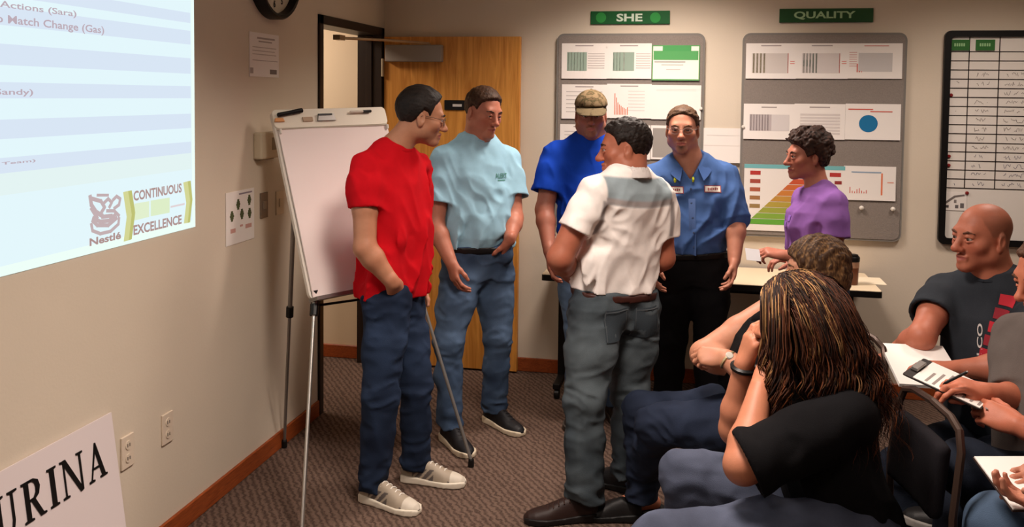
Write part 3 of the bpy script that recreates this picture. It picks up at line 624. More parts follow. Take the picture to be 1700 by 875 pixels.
MB().prism([(u0, v0), (u1, v0), (u1 - .01, v1), (u0 + .01, v1)], .006, .016, ept).build('clip_body', M_GREYMET, bc, org=bo)
MB().prism([(u0 + .005, v1 - .008), (u1 - .02, v1 - .008), (u1 - .02, v1), (u0 + .005, v1)], .016, .019, ept).build('clip_spine', M_BLACK, bc, org=bo)
u0, v0 = on_easel(503, 202, .008); u1, v1 = on_easel(518, 194, .008)
tag(MB().prism([(u0, v0), (u1, v0), (u1, v1), (u0, v1)], .006, .013, ept).build('eraser_block', mat('eraser_tan', (186, 160, 134)), bevel=.002), 'small tan eraser block on the easel header', 'eraser')
u0, v0 = on_easel(455, 203, .008); u1, v1 = on_easel(471, 196, .008)
tag(MB().prism([(u0, v0), (u1, v0), (u1 - .006, v1), (u0 + .008, v1)], .006, .014, ept).build('sticky_tabs', mat('tab_orange', (220, 156, 100)), bevel=.002), 'small orange tab pad beside the thick black marker', 'tab pad')
# ================================================================== implicit-surface kit for people
f32 = np.float32
def nrm(v): v = np.asarray(v, float); return v / (np.linalg.norm(v) + 1e-12)
def smin(a, b, k):
    h = np.clip(.5 + .5 * (b - a) / k, 0, 1); return b + (a - b) * h - k * h * (1 - h)
def smax(a, b, k): return -smin(-a, -b, k)
class SDF:
    def __init__(s): s.p = []
    def add(s, fn, lo, hi, k=.02, op='u'): s.p.append((fn, np.array(lo, float), np.array(hi, float), k, op)); return s
    def cone(s, a, b, ra, rb, k=.02, op='u', flat=None, cut=False, cut0=False):
        a = np.array(a, float); b = np.array(b, float); ab = b - a; L2 = ab @ ab + 1e-12; d_ = ab / math.sqrt(L2)
        def fn(x, y, z):
            px, py, pz = x - a[0], y - a[1], z - a[2]
            t = np.clip((px * ab[0] + py * ab[1] + pz * ab[2]) / L2, 0, 1)
            qx, qy, qz = px - t * ab[0], py - t * ab[1], pz - t * ab[2]
            q2 = qx * qx + qy * qy + qz * qz
            if flat is not None:
                n, sc = flat; c = qx * n[0] + qy * n[1] + qz * n[2]; q2 = q2 + c * c * (1 / (sc * sc) - 1)
            d = np.sqrt(q2) - (ra + (rb - ra) * t)
            if cut: d = np.maximum(d, (x - b[0]) * d_[0] + (y - b[1]) * d_[1] + (z - b[2]) * d_[2])
            if cut0: d = np.maximum(d, -(px * d_[0] + py * d_[1] + pz * d_[2]))
            return d
        m = max(ra, rb); return s.add(fn, np.minimum(a, b) - m, np.maximum(a, b) + m, k, op)
    def chain(s, pts, rad, k=.02, op='u', flat=None):
        for i in range(len(pts) - 1): s.cone(pts[i], pts[i + 1], rad[i], rad[i + 1], k if i == 0 else min(k, .02), op, flat)
        return s
    def ell(s, c, r, ax=None, k=.02, op='u'):
        c = np.array(c, float); r = np.array(r, float) if np.ndim(r) else np.array([r] * 3, float)
        def fn(x, y, z):
            px, py, pz = x - c[0], y - c[1], z - c[2]
            if ax is not None:
                px, py, pz = (px * ax[i][0] + py * ax[i][1] + pz * ax[i][2] for i in range(3))
            a_, b_, c_ = px / r[0], py / r[1], pz / r[2]; k0 = np.sqrt(a_ * a_ + b_ * b_ + c_ * c_)
            a2, b2, c2 = a_ / r[0], b_ / r[1], c_ / r[2]; k1 = np.sqrt(a2 * a2 + b2 * b2 + c2 * c2) + 1e-6
            return k0 * (k0 - 1) / k1
        e = np.abs(np.array(ax)).T @ r if ax is not None else r
        return s.add(fn, c - e, c + e, k, op)
    def mesh(s, lo, hi, cell, post=None, smooth=1):
        lo = np.array(lo, float); hi = np.array(hi, float); n = np.maximum(np.ceil((hi - lo) / cell).astype(int) + 1, 4)
        ax = [(lo[i] + cell * np.arange(n[i])).astype(f32) for i in range(3)]
        V = np.full(tuple(n), .09, dtype=f32)
        for fn, l, h, k, op in s.p:
            mg = k + 3 * cell; i0 = np.maximum(np.floor((l - mg - lo) / cell).astype(int), 0); i1 = np.minimum(np.ceil((h + mg - lo) / cell).astype(int) + 1, n)
            if np.any(i1 - i0 < 1): continue
            sl_ = tuple(slice(i0[i], i1[i]) for i in range(3))
            x = ax[0][sl_[0]][:, None, None]; y = ax[1][sl_[1]][None, :, None]; z = ax[2][sl_[2]][None, None, :]
            d = fn(x, y, z).astype(f32); cur = V[sl_]
            V[sl_] = smin(cur, d, f32(k)) if op == 'u' else smax(cur, -d, f32(k))
        if post is not None: V = post(V, ax[0][:, None, None], ax[1][None, :, None], ax[2][None, None, :]).astype(f32)
        return surface_net(V, lo, cell, smooth)
    def bounds(s, pad=.01):
        l = np.min([p[1] for p in s.p if p[4] == 'u'], 0) - pad; h = np.max([p[2] for p in s.p if p[4] == 'u'], 0) + pad; return l, h
CORN = np.array([(i, j, k) for i in (0, 1) for j in (0, 1) for k in (0, 1)])
EDG = [(a, b) for a in range(8) for b in range(a + 1, 8) if np.abs(CORN[a] - CORN[b]).sum() == 1]
def surface_net(V, lo, cell, smooth=1):
    ins = V < 0
    cs = [ins[c[0]:ins.shape[0] - 1 + c[0], c[1]:ins.shape[1] - 1 + c[1], c[2]:ins.shape[2] - 1 + c[2]] for c in CORN]
    cnt = np.zeros(cs[0].shape, np.int8)
    for c in cs: cnt += c
    I = np.argwhere((cnt > 0) & (cnt < 8)); M = len(I)
    if M == 0: return np.zeros((0, 3)), np.zeros((0, 4), int)
    idx = np.full(cs[0].shape, -1, np.int32); idx[I[:, 0], I[:, 1], I[:, 2]] = np.arange(M)
    cv = np.stack([V[I[:, 0] + c[0], I[:, 1] + c[1], I[:, 2] + c[2]] for c in CORN], 1).astype(float)
    S = np.zeros((M, 3)); N = np.zeros(M)
    for a, b in EDG:
        va, vb = cv[:, a], cv[:, b]; m = (va < 0) != (vb < 0); t = np.where(m, va / np.where(m, va - vb, 1), 0)
        S += m[:, None] * (CORN[a] + t[:, None] * (CORN[b] - CORN[a])); N += m
    P = I + S / N[:, None]
    Q = []
    for d in range(3):
        u, v = (d + 1) % 3, (d + 2) % 3
        sa = [slice(None)] * 3; sb = [slice(None)] * 3; sa[d] = slice(0, -1); sb[d] = slice(1, None)
        A = ins[tuple(sa)]; B = ins[tuple(sb)]; e = np.argwhere(A != B); e = e[(e[:, u] > 0) & (e[:, v] > 0) & (e[:, u] < V.shape[u] - 1) & (e[:, v] < V.shape[v] - 1)]
        if len(e) == 0: continue
        fl = A[e[:, 0], e[:, 1], e[:, 2]]
        du = np.eye(3, dtype=int)[u]; dv = np.eye(3, dtype=int)[v]
        g = lambda o: idx[o[:, 0], o[:, 1], o[:, 2]]
        q = np.stack([g(e - du - dv), g(e - dv), g(e), g(e - du)], 1)
        q[~fl] = q[~fl][:, ::-1]; Q.append(q)
    Q = np.concatenate(Q)
    P = lo + P * cell
    for _ in range(smooth): P = lap(P, Q, .5)
    return P, Q
def lap(P, Q, w):
    n = len(P); acc = np.zeros((n, 3)); cn = np.zeros(n)
    for i in range(4):
        a = Q[:, i]
        for b in (Q[:, (i + 1) % 4], Q[:, (i + 3) % 4]):
            for c in range(3): acc[:, c] += np.bincount(a, P[b, c], n)
            cn += np.bincount(a, minlength=n)
    return P * (1 - w) + w * acc / np.maximum(cn, 1)[:, None]
def fast_mesh(name, V, Q, material, parent, org, cols=None):
    me = bpy.data.meshes.new(name); n = len(V); m = len(Q)
    me.vertices.add(n); me.vertices.foreach_set('co', (np.asarray(V) - np.asarray(org)).astype(f32).ravel())
    me.loops.add(m * 4); me.loops.foreach_set('vertex_index', np.asarray(Q, dtype=np.int32).ravel())
    me.polygons.add(m); me.polygons.foreach_set('loop_start', np.arange(0, m * 4, 4, dtype=np.int32)); me.polygons.foreach_set('loop_total', np.full(m, 4, np.int32))
    me.polygons.foreach_set('use_smooth', np.ones(m, bool)); me.update(calc_edges=True); me.validate()
    if cols is not None:
        at = me.color_attributes.new('Col', 'FLOAT_COLOR', 'POINT'); c = np.ones((n, 4), f32); c[:, :3] = cols; at.data.foreach_set('color', c.ravel())
    me.materials.append(material); o = bpy.data.objects.new(name, me); return link(o, parent)
def folds(seed, lam, n=5, stretch=(1, 1, 1), warp=1.6):
    r = np.random.RandomState(seed); D = r.normal(size=(n, 3)); D /= np.linalg.norm(D, axis=1)[:, None]; D *= np.array(stretch); D *= (2 * PI / (lam * r.uniform(.7, 1.5, n)))[:, None]
    W = r.normal(size=(n, 3)) * 2 * PI / (lam * 4); ph = r.uniform(0, 6.28, (n, 2))
    def fn(x, y, z):
        s = 0
        for i in range(n):
            a = (D[i, 0] * x + D[i, 1] * y + D[i, 2] * z + f32(ph[i, 0]) + warp * np.sin(W[i, 0] * x + W[i, 1] * y + W[i, 2] * z + f32(ph[i, 1])))
            s = s + (1 - np.abs(np.sin(a * .5)) * 2)
        return s / n
    return fn

# ------------------------------------------------------------------ materials for people
M_SKIN = mat('skin', (200, 150, 120), rough=.5, spec=.35, attr='Col', var=.05, vscale=60, bump=.12, bscale=400)
M_CLOTH = mat('cotton_knit', (255, 255, 255), rough=.9, spec=.1, attr='Col', var=.05, vscale=35, bump=.25, bscale=500)
M_DENIM = mat('denim_twill', (255, 255, 255), rough=.85, spec=.12, attr='Col', var=.16, vscale=14, bump=.35, bscale=420)
M_HAIR = mat('hair_fibre', (255, 255, 255), rough=.58, spec=.22, attr='Col', var=.28, vscale=70, stretch=(1, 1, .35), bump=.35, bscale=260)
M_SHOE = mat('shoe_mesh', (255, 255, 255), rough=.5, spec=.3, attr='Col', bump=.15, bscale=500)
M_EYE = mat('eyeball', (255, 255, 255), rough=.15, spec=.5, attr='Col')
M_LEATHER = mat('belt_leather', (34, 26, 22), rough=.5, spec=.3, bump=.2, bscale=150)
Rh = np.array([math.cos(YAW), math.sin(YAW), 0.]); Fh = np.array([-math.sin(YAW), math.cos(YAW), 0.]); Zv = np.array([0, 0, 1.])
def face_dir(a): a = math.radians(a); return math.cos(a) * Rh + math.sin(a) * Fh     # 0 = picture right, 90 = away, 180 = picture left, -90 = towards the camera
J = at_d

def vnoise(seed):
    """smooth lattice noise, about -1..1"""
    L_ = np.random.RandomState(seed).uniform(-1, 1, (32, 32, 32)).astype(f32)
    def fn(x, y, z):
        x, y, z = np.broadcast_arrays(x, y, z); i, j, k = np.floor(x).astype(np.int32), np.floor(y).astype(np.int32), np.floor(z).astype(np.int32)
        u, v, w = (x - i).astype(f32), (y - j).astype(f32), (z - k).astype(f32); u, v, w = (q * q * (3 - 2 * q) for q in (u, v, w)); i, j, k = i & 31, j & 31, k & 31; i1, j1, k1 = (i + 1) & 31, (j + 1) & 31, (k + 1) & 31
        lerp = lambda a, b, t: a + (b - a) * t
        return lerp(lerp(lerp(L_[i, j, k], L_[i1, j, k], u), lerp(L_[i, j1, k], L_[i1, j1, k], u), v), lerp(lerp(L_[i, j, k1], L_[i1, j, k1], u), lerp(L_[i, j1, k1], L_[i1, j1, k1], u), v), w)
    return fn
def drape(seed, r, f, up, lam=.11):
    """ridged cloth folds, stretched along the hanging direction and bent by a slow warp"""
    n0, n1, n2 = vnoise(seed), vnoise(seed + 1), vnoise(seed + 2)
    def fn(x, y, z):
        U = x * r[0] + y * r[1] + z * r[2]; F_ = x * f[0] + y * f[1] + z * f[2]; T = x * up[0] + y * up[1] + z * up[2]
        wp = n0(U * 4, F_ * 4, T * 4); q = 1 / lam
        a = n1(U * q + wp * 1.3 + T * q * .35, F_ * q + wp, T * q * .38 + wp); b = n2(U * q * 1.9 - T * q * .7, F_ * q * 1.9, T * q * .9 + wp * 1.2)
        return np.maximum((1 - 2.8 * np.abs(a)) * .75 + (1 - 2.6 * np.abs(b)) * .4 - .25, -.9)
    return fn
def crease(seed, lam=.05):
    """short creases across a trouser leg"""
    n0, n1, n2 = vnoise(seed), vnoise(seed + 1), vnoise(seed + 2)
    def fn(x, y, z):
        wp = n0(x * 6, y * 6, z * 6); q = 1 / lam; a = n1(x * q * .4 + wp, y * q * .4 + wp, z * q + wp * 1.5); b = n2(x * q * .5 - z * q * .5, y * q * .5 + z * q * .5, z * q * .6)
        return (1 - 2.6 * np.abs(a)) * .7 + (1 - 2.6 * np.abs(b)) * .5 - .25
    return fn
class Person:
    def __init__(s, label, base, skin=(206, 150, 120)):
        s.org = np.array([base[0], base[1], 0.0]); s.root = empty('person', s.org); tag(s.root, label, 'person'); s.skin = np.array(lin(skin)) * np.array([.70, .64, .62]); s.isl = []
    def part(s, name, V, Q, m, cols=None, parent=None, label=None):
        o = fast_mesh(name, V, Q, m, parent or s.root, s.org, cols)
        if label: o['label'] = label
        return o
    def mb(s, b, name, m, parent=None, smooth=True): return b.build(name, m, parent or s.root, smooth=smooth, org=s.org)
    def island(s, V, Q, cols): s.isl.append((V, Q, cols))
    def finish(s):
        V = []; Q = []; C = []; n = 0
        for v, q, c in s.isl: V.append(v); Q.append(q + n); C.append(np.broadcast_to(c, v.shape)); n += len(v)
        s.body = s.part('body', np.concatenate(V), np.concatenate(Q), M_SKIN, np.concatenate(C))
    # ---------------------------------------------------------------- head
    def set_head(s, c, a, pitch=0, roll=0, hs=1.0):
        f = face_dir(a); p = math.radians(pitch); fw = nrm(f * math.cos(p) - Zv * math.sin(p)); rt = nrm(np.cross(fw, Zv)); up = np.cross(rt, fw)
        r = math.radians(roll); rt, up = rt * math.cos(r) + up * math.sin(r), up * math.cos(r) - rt * math.sin(r)
        s.hc = np.array(c, float); s.hM = np.stack([rt, fw, up], 1); s.hs = hs; s.hup = up; s.hf = fw
    def h2w(s, P): return s.hc + (np.asarray(P) * s.hs) @ s.hM.T
    def w2h(s, P): return ((np.asarray(P) - s.hc) @ s.hM) / s.hs
    def head(s, neck, chest=None, neck_r=.058, jaw=1.0, fat=0.0, nose=1.0, beard=None, beard_mask='none', lips=(176, 98, 88), cell=.0036, eyes=(70, 50, 36), lid=0.0, gaze=(0, 0), bald=None, red=.0, brow=(60, 40, 28)):
        d = SDF()
        d.ell((0, -.014, .032), (.0755, .098, .083), k=.01)
        d.ell((0, .022, -.028), (.062 + fat * .5, .070, .082), k=.03)
        d.cone((0, .012, -.062), (0, .062, -.098), .049 * jaw + fat, .023 * jaw + fat * .5, k=.03)
        for sx in (-1, 1):
            d.ell((sx * .046 * jaw, .006, -.066), (.022 + fat, .03, .028), k=.025)
            d.ell((sx * .044, .056, -.026), (.022 + fat * .5, .022, .02), k=.025)
        d.cone((-.034, .0765, .020), (.034, .0765, .020), .0135, .0135, k=.024)
        for sx in (-1, 1): d.ell((sx * .032, .100, -.001), (.017, .016, .0125), k=.014, op='s')
        d.cone((0, .090, .006), (0, .1125 + .006 * (nose - 1), -.034), .0085, .0125 * nose, k=.014)
        d.ell((0, .110 + .004 * nose, -.036), (.0125 * nose, .012, .0105), k=.01)
        for sx in (-1, 1): d.ell((sx * .0125 * nose, .101, -.040), (.0085, .011, .0085), k=.008)
        d.chain([(-.021, .087, -.0665), (0, .0965, -.0635), (.021, .087, -.0665)], [.005, .0068, .005], k=.008)
        d.chain([(-.018, .086, -.0755), (0, .0945, -.0780), (.018, .086, -.0755)], [.0055, .0075, .0055], k=.008)
        d.chain([(-.024, .0905, -.071), (0, .1035, -.0705), (.024, .0905, -.071)], [.0018, .0022, .0018], k=.004, op='s')
        d.ell((0, .080, -.102), (.022 * jaw, .018, .017), k=.02)
        if fat > .008: d.ell((0, .035, -.105), (.045, .04, .028), k=.03)
        for sx in (-1, 1):
            axm = [nrm((1, -.25 * sx, 0)), nrm((.25 * sx, 1, .2)), nrm((0, -.2, 1))]
            d.ell((sx * .080, -.012, -.012), (.0085, .019, .032), ax=axm, k=.006); d.ell((sx * .0885, -.006, -.008), (.006, .010, .017), ax=axm, k=.005, op='s'); d.ell((sx * .0775, -.008, -.038), (.007, .009, .010), k=.006)
            d.chain([(sx * .017, .0880, .0045 - lid), (sx * .031, .0925, .0085 - lid), (sx * .046, .0830, .0045 - lid)], [.0035, .0045, .0035], k=.005)
            d.chain([(sx * .018, .0870, -.0085), (sx * .031, .0905, -.0105), (sx * .045, .0830, -.0075)], [.003, .0035, .003], k=.006)
        nl = s.w2h(neck); ch = s.w2h(chest if chest is not None else np.array(neck) - s.hup * .1)
        d.cone((0, -.030, -.045), nl, neck_r / s.hs, neck_r * 1.06 / s.hs, k=.03); d.cone(nl, ch, neck_r * 1.06 / s.hs, .066 / s.hs, k=.04)
        lo = np.minimum(np.array([-.1, -.125, -.14]), np.minimum(nl, ch) - .07); hi = np.maximum(np.array([.1, .135, .125]), np.maximum(nl, ch) + .07)
        V, Q = d.mesh(lo, hi, cell)
        x, y, z = np.abs(V[:, 0]), V[:, 1], V[:, 2]; C = np.tile(s.skin, (len(V), 1)).astype(float)
        def mixc(m, c): m = np.clip(m, 0, 1)[:, None]; C[:] = C * (1 - m) + np.array(c) * m
        ck = np.exp(-((x - .045) / .022) ** 2 - ((z + .032) / .025) ** 2) * (y > .03) + np.exp(-(x / .018) ** 2 - ((z + .036) / .018) ** 2) * (y > .09)
        mixc(ck * (.28 + red), s.skin * np.array([1.02, .66, .60]))
        mixc((z > .03) * (y > .0) * red, s.skin * np.array([1.0, .75, .68]))
        lp = (x < .025) * (y > .078) * np.clip(1 - np.abs(z + .0705) / (.0125 * (1 - (x / .027) ** 2) + 1e-4), 0, 1) * 2.0
        mixc(lp * .75, lin(lips))
        if beard is not None:
            b = np.zeros(len(V))
            if beard_mask in ('goatee', 'full'):
                b = np.maximum(b, np.clip(1 - np.hypot(x / .034, (z + .084) / .034), 0, 1) * 2.2 * (y > .05)); b = b * np.clip(.45 + (np.abs(z + .071) > .012), 0, 1)
                b = np.where(lp > .4, 0, b)
            if beard_mask in ('full', 'stubble'):
                b = np.maximum(b, np.clip((-.042 - z) / .02, 0, 1) * np.clip((y + .015) / .02, 0, 1) * np.clip((z + .125) / .02, 0, 1) * .55); b = np.where(lp > .4, 0, b)
            mixc(b * .55, lin(beard))
        if bald is not None:           # clipped hair shadow on a shaved scalp
            hl = np.interp(y, [-.12, -.05, -.01, .02, .045, .06], [-.055, -.05, .0, .0, .05, .3]); mixc(np.clip((z - hl) / .012, 0, 1) * np.clip((.085 - z) / .04, 0, 1) * .55, lin(bald))
        s.head_sdf = d; s.island(s.h2w(V), Q, C)
        # eyes
        for sx in (-1, 1):
            cx = np.array([sx * .0315, .0795, -.0005]); n = 14; Vv = []; Fc = []
            for i in range(9):
                th = PI * i / 8
                for j in range(n): ph = 2 * PI * j / n; Vv.append((math.sin(th) * math.cos(ph), math.cos(th), math.sin(th) * math.sin(ph)))
            for i in range(8):
                for j in range(n): Fc.append((i * n + j, i * n + (j + 1) % n, (i + 1) * n + (j + 1) % n, (i + 1) * n + j))
            Vv = np.array(Vv); g = nrm((gaze[0], 1, gaze[1])); ca = Vv @ g
            cc_ = np.where(ca[:, None] > .955, np.array(lin((16, 12, 10))), np.where(ca[:, None] > .85, np.array(lin(eyes)), np.array(lin((176, 156, 146)))))
            raw_mesh('eye', s.h2w(Vv * .0128 + cx), Fc, M_EYE, s.root, True, cc_, s.org)
        if brow is not None:
            for sx in (-1, 1):
                e = SDF(); e.chain([(sx * .016, .0945, .0185), (sx * .034, .0935, .0240), (sx * .052, .0790, .0190)], [.0030, .0036, .0022], k=.004)
                nz = folds(3, .006)
                Vv, Qq = e.mesh(*e.bounds(.008), .0028, lambda V, x, y, z: V + .0012 * nz(x, y, z), 0); s.part('eyebrow', s.h2w(Vv), Qq, M_HAIR, np.tile(lin(brow), (len(Vv), 1)))
    def short_hair(s, rgb, rgb2=None, th=.011, line=None, noise=.0048, lam=.009, cell=.0034, top=0.0, front=.075, seed=1, stretch=(1.4, .5, 1), extra=None, taper=.022, cutz=None):
        d = SDF(); d.ell((0, -.014, .032 + top * .5), (.0755, .098, .083 + top), k=.01)
        if extra: extra(d)
        ly = [-.14, -.08, -.045, -.028, -.006, .014, .026, .040, .055, .075, .10]
        lz = [-.075, -.07, -.055, -.02, .022, .016, .000, .045, .060, front, front + .004] if line is None else line
        nz = folds(seed, lam, 6, stretch); nz2 = folds(seed + 7, lam * 3, 4)
        def post(V, x, y, z):
            hl = np.interp(y, ly, lz).astype(f32) + .005 * nz2(x * 2, y * 2, z * 2)
            q = np.clip((z - hl) / taper, 0, 1); q = q * q * (3 - 2 * q)
            V = V - th * q + .006 * (1 - q) + q * (noise * nz(x, y, z) + noise * 1.2 * nz2(x, y, z))
            if cutz is not None: V = smax(V, z - cutz + .02 * nz2(x, y, z) * .3, .006)
            return smax(V, hl - .004 - z, .006)
        V, Q = d.mesh((-.11, -.14, -.10), (.11, .13, .16), cell, post)
        r = np.random.RandomState(seed); t = .5 + .5 * folds(seed + 3, .018, 5, (1.5, .6, 1))(V[:, 0], V[:, 1], V[:, 2])
        C = np.array(lin(rgb)) * (1 - t[:, None]) + np.array(lin(rgb2 or rgb)) * t[:, None]
        return s.part('hair', s.h2w(V), Q, M_HAIR, C)
    def locks(s, name, paths, rad, cols_, n=4):
        """many tapered strands (local head coords) as one hair part"""
        VV = []; FF = []; CC = []; base = 0
        for path, r, (c0, c1) in zip(paths, rad, cols_):
            P = s.h2w(np.array(path)); m = len(P); T = np.gradient(P, axis=0); T /= np.linalg.norm(T, axis=1)[:, None] + 1e-9
            up = np.array([.3, .5, .8]); U = np.cross(T, up); U /= np.linalg.norm(U, axis=1)[:, None] + 1e-9; W = np.cross(T, U)
            tt = np.linspace(0, 1, m); rr = r * np.clip(np.minimum(.55 + tt * 3, (1.02 - tt) * 2.2), .08, 1)
            a = 2 * PI * np.arange(n) / n
            V = P[:, None, :] + rr[:, None, None] * (np.cos(a)[None, :, None] * U[:, None, :] + np.sin(a)[None, :, None] * W[:, None, :] * .6)
            VV.append(V.reshape(-1, 3)); c = np.array(c0)[None, :] * (1 - tt[:, None]) + np.array(c1)[None, :] * tt[:, None]; CC.append(np.repeat(c, n, 0))
            i, j = np.meshgrid(np.arange(m - 1), np.arange(n), indexing='ij'); jn = (j + 1) % n
            FF.append(np.stack([i * n + j, i * n + jn, (i + 1) * n + jn, (i + 1) * n + j], -1).reshape(-1, 4) + base); base += m * n
        return s.part(name, np.concatenate(VV), np.concatenate(FF), M_HAIR, np.concatenate(CC))
    def glasses(s, rgb=(60, 50, 46), w=.0235, h=.0185, r=.0013, lens=False):
        b = MB()
        for sx in (-1, 1):
            cx = sx * .0325; ring = [s.h2w((cx + w * math.cos(a) * (1 if abs(math.cos(a)) < .8 else .97), .1055 - .004 * (abs(math.cos(a) * w + sx * cx * sx) / .06) ** 2 * 4, -.004 + h * math.sin(a))) for a in np.linspace(0, 2 * PI, 17)]
            b.tube(ring, r, 5, False)
            b.tube([s.h2w((sx * .055, .100, .002)), s.h2w((sx * .072, .07, .003)), s.h2w((sx * .083, -.005, .004)), s.h2w((sx * .083, -.025, -.012))], r, 5)
        b.tube([s.h2w((-.009, .106, .002)), s.h2w((0, .110, .004)), s.h2w((.009, .106, .002))], r, 5)
        s.mb(b, 'glasses', mat('glasses_%d_%d' % (rgb[0], rgb[1]), rgb, rough=.25, metal=.6))
    # ---------------------------------------------------------------- limbs
    def arm(s, S, E, W, r=(.052, .043, .027), hand=None, side=1, cell=.0042, hand_scale=1.0):
        S, E, W = (np.array(v, float) for v in (S, E, W)); d = SDF(); fd = nrm(W - E); ud = nrm(E - S)
        d.cone(S, S + (E - S) * .5, r[0], r[0] * .96, k=.02); d.cone(S + (E - S) * .5, E, r[0] * .94, r[1], k=.02)
        d.cone(E, E + (W - E) * .28, r[1], r[1] * 1.03, k=.02); d.cone(E + (W - E) * .28, W, r[1] * 1.0, r[2], k=.02)
        if hand: s.hand(d, W, side=side, sc=hand_scale, **hand)
        V, Q = d.mesh(*d.bounds(.012), cell)
        C = np.tile(s.skin, (len(V), 1)); kn = .5 + .5 * folds(11, .06, 4)(V[:, 0], V[:, 1], V[:, 2]); C = C * (1 - .10 * kn[:, None] * np.array([0, 1, 1]))
        s.island(V, Q, C)
    def hand(s, d, W, dirn, back, side=1, curl=(.5, .55, .6, .65), thumb=(.6, .3), sc=1.0, spread=1.0, mcp=1.0):
        """dirn: wrist to knuckles; back: back-of-hand normal; side=+1 left hand, -1 right hand"""
        y = nrm(dirn); z = np.array(back, float); z = nrm(z - y * (z @ y)); x = np.cross(y, z) * side; W = np.array(W, float)
        def P(a, b, c): return W + (x * a + y * b + z * c) * sc
        kn = [(.027, .086), (.0085, .092), (-.0105, .088), (-.028, .077)]; ln = [(.041, .026, .021), (.046, .029, .022), (.042, .027, .021), (.033, .021, .018)]; fr_ = [.0092, .0095, .009, .0078]
        d.cone(W - y * .02 * sc, P(0, .02, 0), .027 * sc, .028 * sc, k=.015, flat=(z, .75))
        d.ell(P(-.001, .048, -.002), np.array([.040, .052, .0165]) * sc, ax=[x, y, z], k=.014)
        for (kx, ky) in kn: d.cone(P(kx * .5, .015, 0), P(kx, ky, 0), .0135 * sc, .0105 * sc, k=.012)
        d.ell(P(.022, .03, -.009), np.array([.018, .028, .015]) * sc, ax=[x, y, z], k=.014)
        for i, (kx, ky) in enumerate(kn):
            p = P(kx, ky, 0); ang = 0; fan = (.10, .03, -.05, -.13)[i] * spread; c = curl[i] if np.ndim(curl) else curl; r0 = fr_[i] * sc
            for q, (L_, m) in enumerate(zip(ln[i], (.75 * mcp, 1.1, .7))):
                ang += c * m; dv = (y * math.cos(ang) - z * math.sin(ang)); dv = nrm(dv + x * fan * math.cos(ang)); p2 = p + dv * L_ * sc
                d.cone(p, p2, r0 * (1, .95, .88)[q], r0 * (.95, .88, .78)[q], k=.005); p = p2
        sp, tc = thumb; p = P(.020, .016, -.006); ang = sp
        for q, L_ in enumerate((.044, .034, .028)):
            dv = nrm(x * math.sin(ang) + y * math.cos(ang) - z * (.35 + .25 * q * tc)); p2 = p + dv * L_ * sc
            d.cone(p, p2, (.0145, .0118, .0105)[q] * sc, (.0118, .0105, .0085)[q] * sc, k=.007); p = p2; ang -= tc * (.5, .9, 0)[q]
    # ---------------------------------------------------------------- torso frame
    def frame(s, pel, neck, aH, aS):
        """pelvis and neck-base points, facing angles of hips and shoulders"""
        s.pel = np.array(pel, float); s.nk = np.array(neck, float); s.up = nrm(s.nk - s.pel); s.TL = np.linalg.norm(s.nk - s.pel)
        def fr(a): f = face_dir(a); f = nrm(f - s.up * (f @ s.up)); return f, np.cross(f, s.up)
        s.fH, s.rH = fr(aH); s.fS, s.rS = fr(aS)
    def tpt(s, t, u, v):
        k = min(max(t / s.TL, 0), 1); f = nrm(s.fH * (1 - k) + s.fS * k); r = nrm(s.rH * (1 - k) + s.rS * k); return s.pel + s.up * t + r * u + f * v
    def loft(s, d, secs, t0, t1, grow=0.0, k=.03, pw=2.3):
        """sections (t, half width, front depth, back depth, forward offset)"""
        S_ = np.array(secs, float); tt = S_[:, 0]
        def fn(x, y, z):
            px, py, pz = x - s.pel[0], y - s.pel[1], z - s.pel[2]; t = px * s.up[0] + py * s.up[1] + pz * s.up[2]; q = np.clip(t / s.TL, 0, 1)
            dot = lambda v: px * v[0] + py * v[1] + pz * v[2]
            u = dot(s.rH) * (1 - q) + dot(s.rS) * q; v = dot(s.fH) * (1 - q) + dot(s.fS) * q
            it = lambda c: np.interp(t, tt, S_[:, c]).astype(f32)
            a = it(1) + grow; v = v - it(4); b = np.where(v > 0, it(2), it(3)) + grow
            e = (np.abs(u / a) ** pw + np.abs(v / b) ** pw) ** (1 / pw)
            return np.maximum((e - 1) * np.minimum(a, b), np.maximum(t - t1, t0 - t))
        m = float(np.max(S_[:, 1:4]) + np.max(np.abs(S_[:, 4])) + grow); A = s.pel + s.up * t0; B = s.pel + s.up * t1
        return d.add(fn, np.minimum(A, B) - m, np.maximum(A, B) + m, k)
    def inner(s, secs, t1, legs=(), cell=.014):
        """coarse trunk and legs of the body under the clothes"""
        d = SDF(); s.loft(d, secs, -.08, t1, -.036, .03)
        for H, K, A in legs: d.cone(H, K, .072, .048, k=.03); d.cone(K, A, .048, .034, k=.02)
        V, Q = d.mesh(*d.bounds(.03), cell); s.island(V, Q, s.skin)
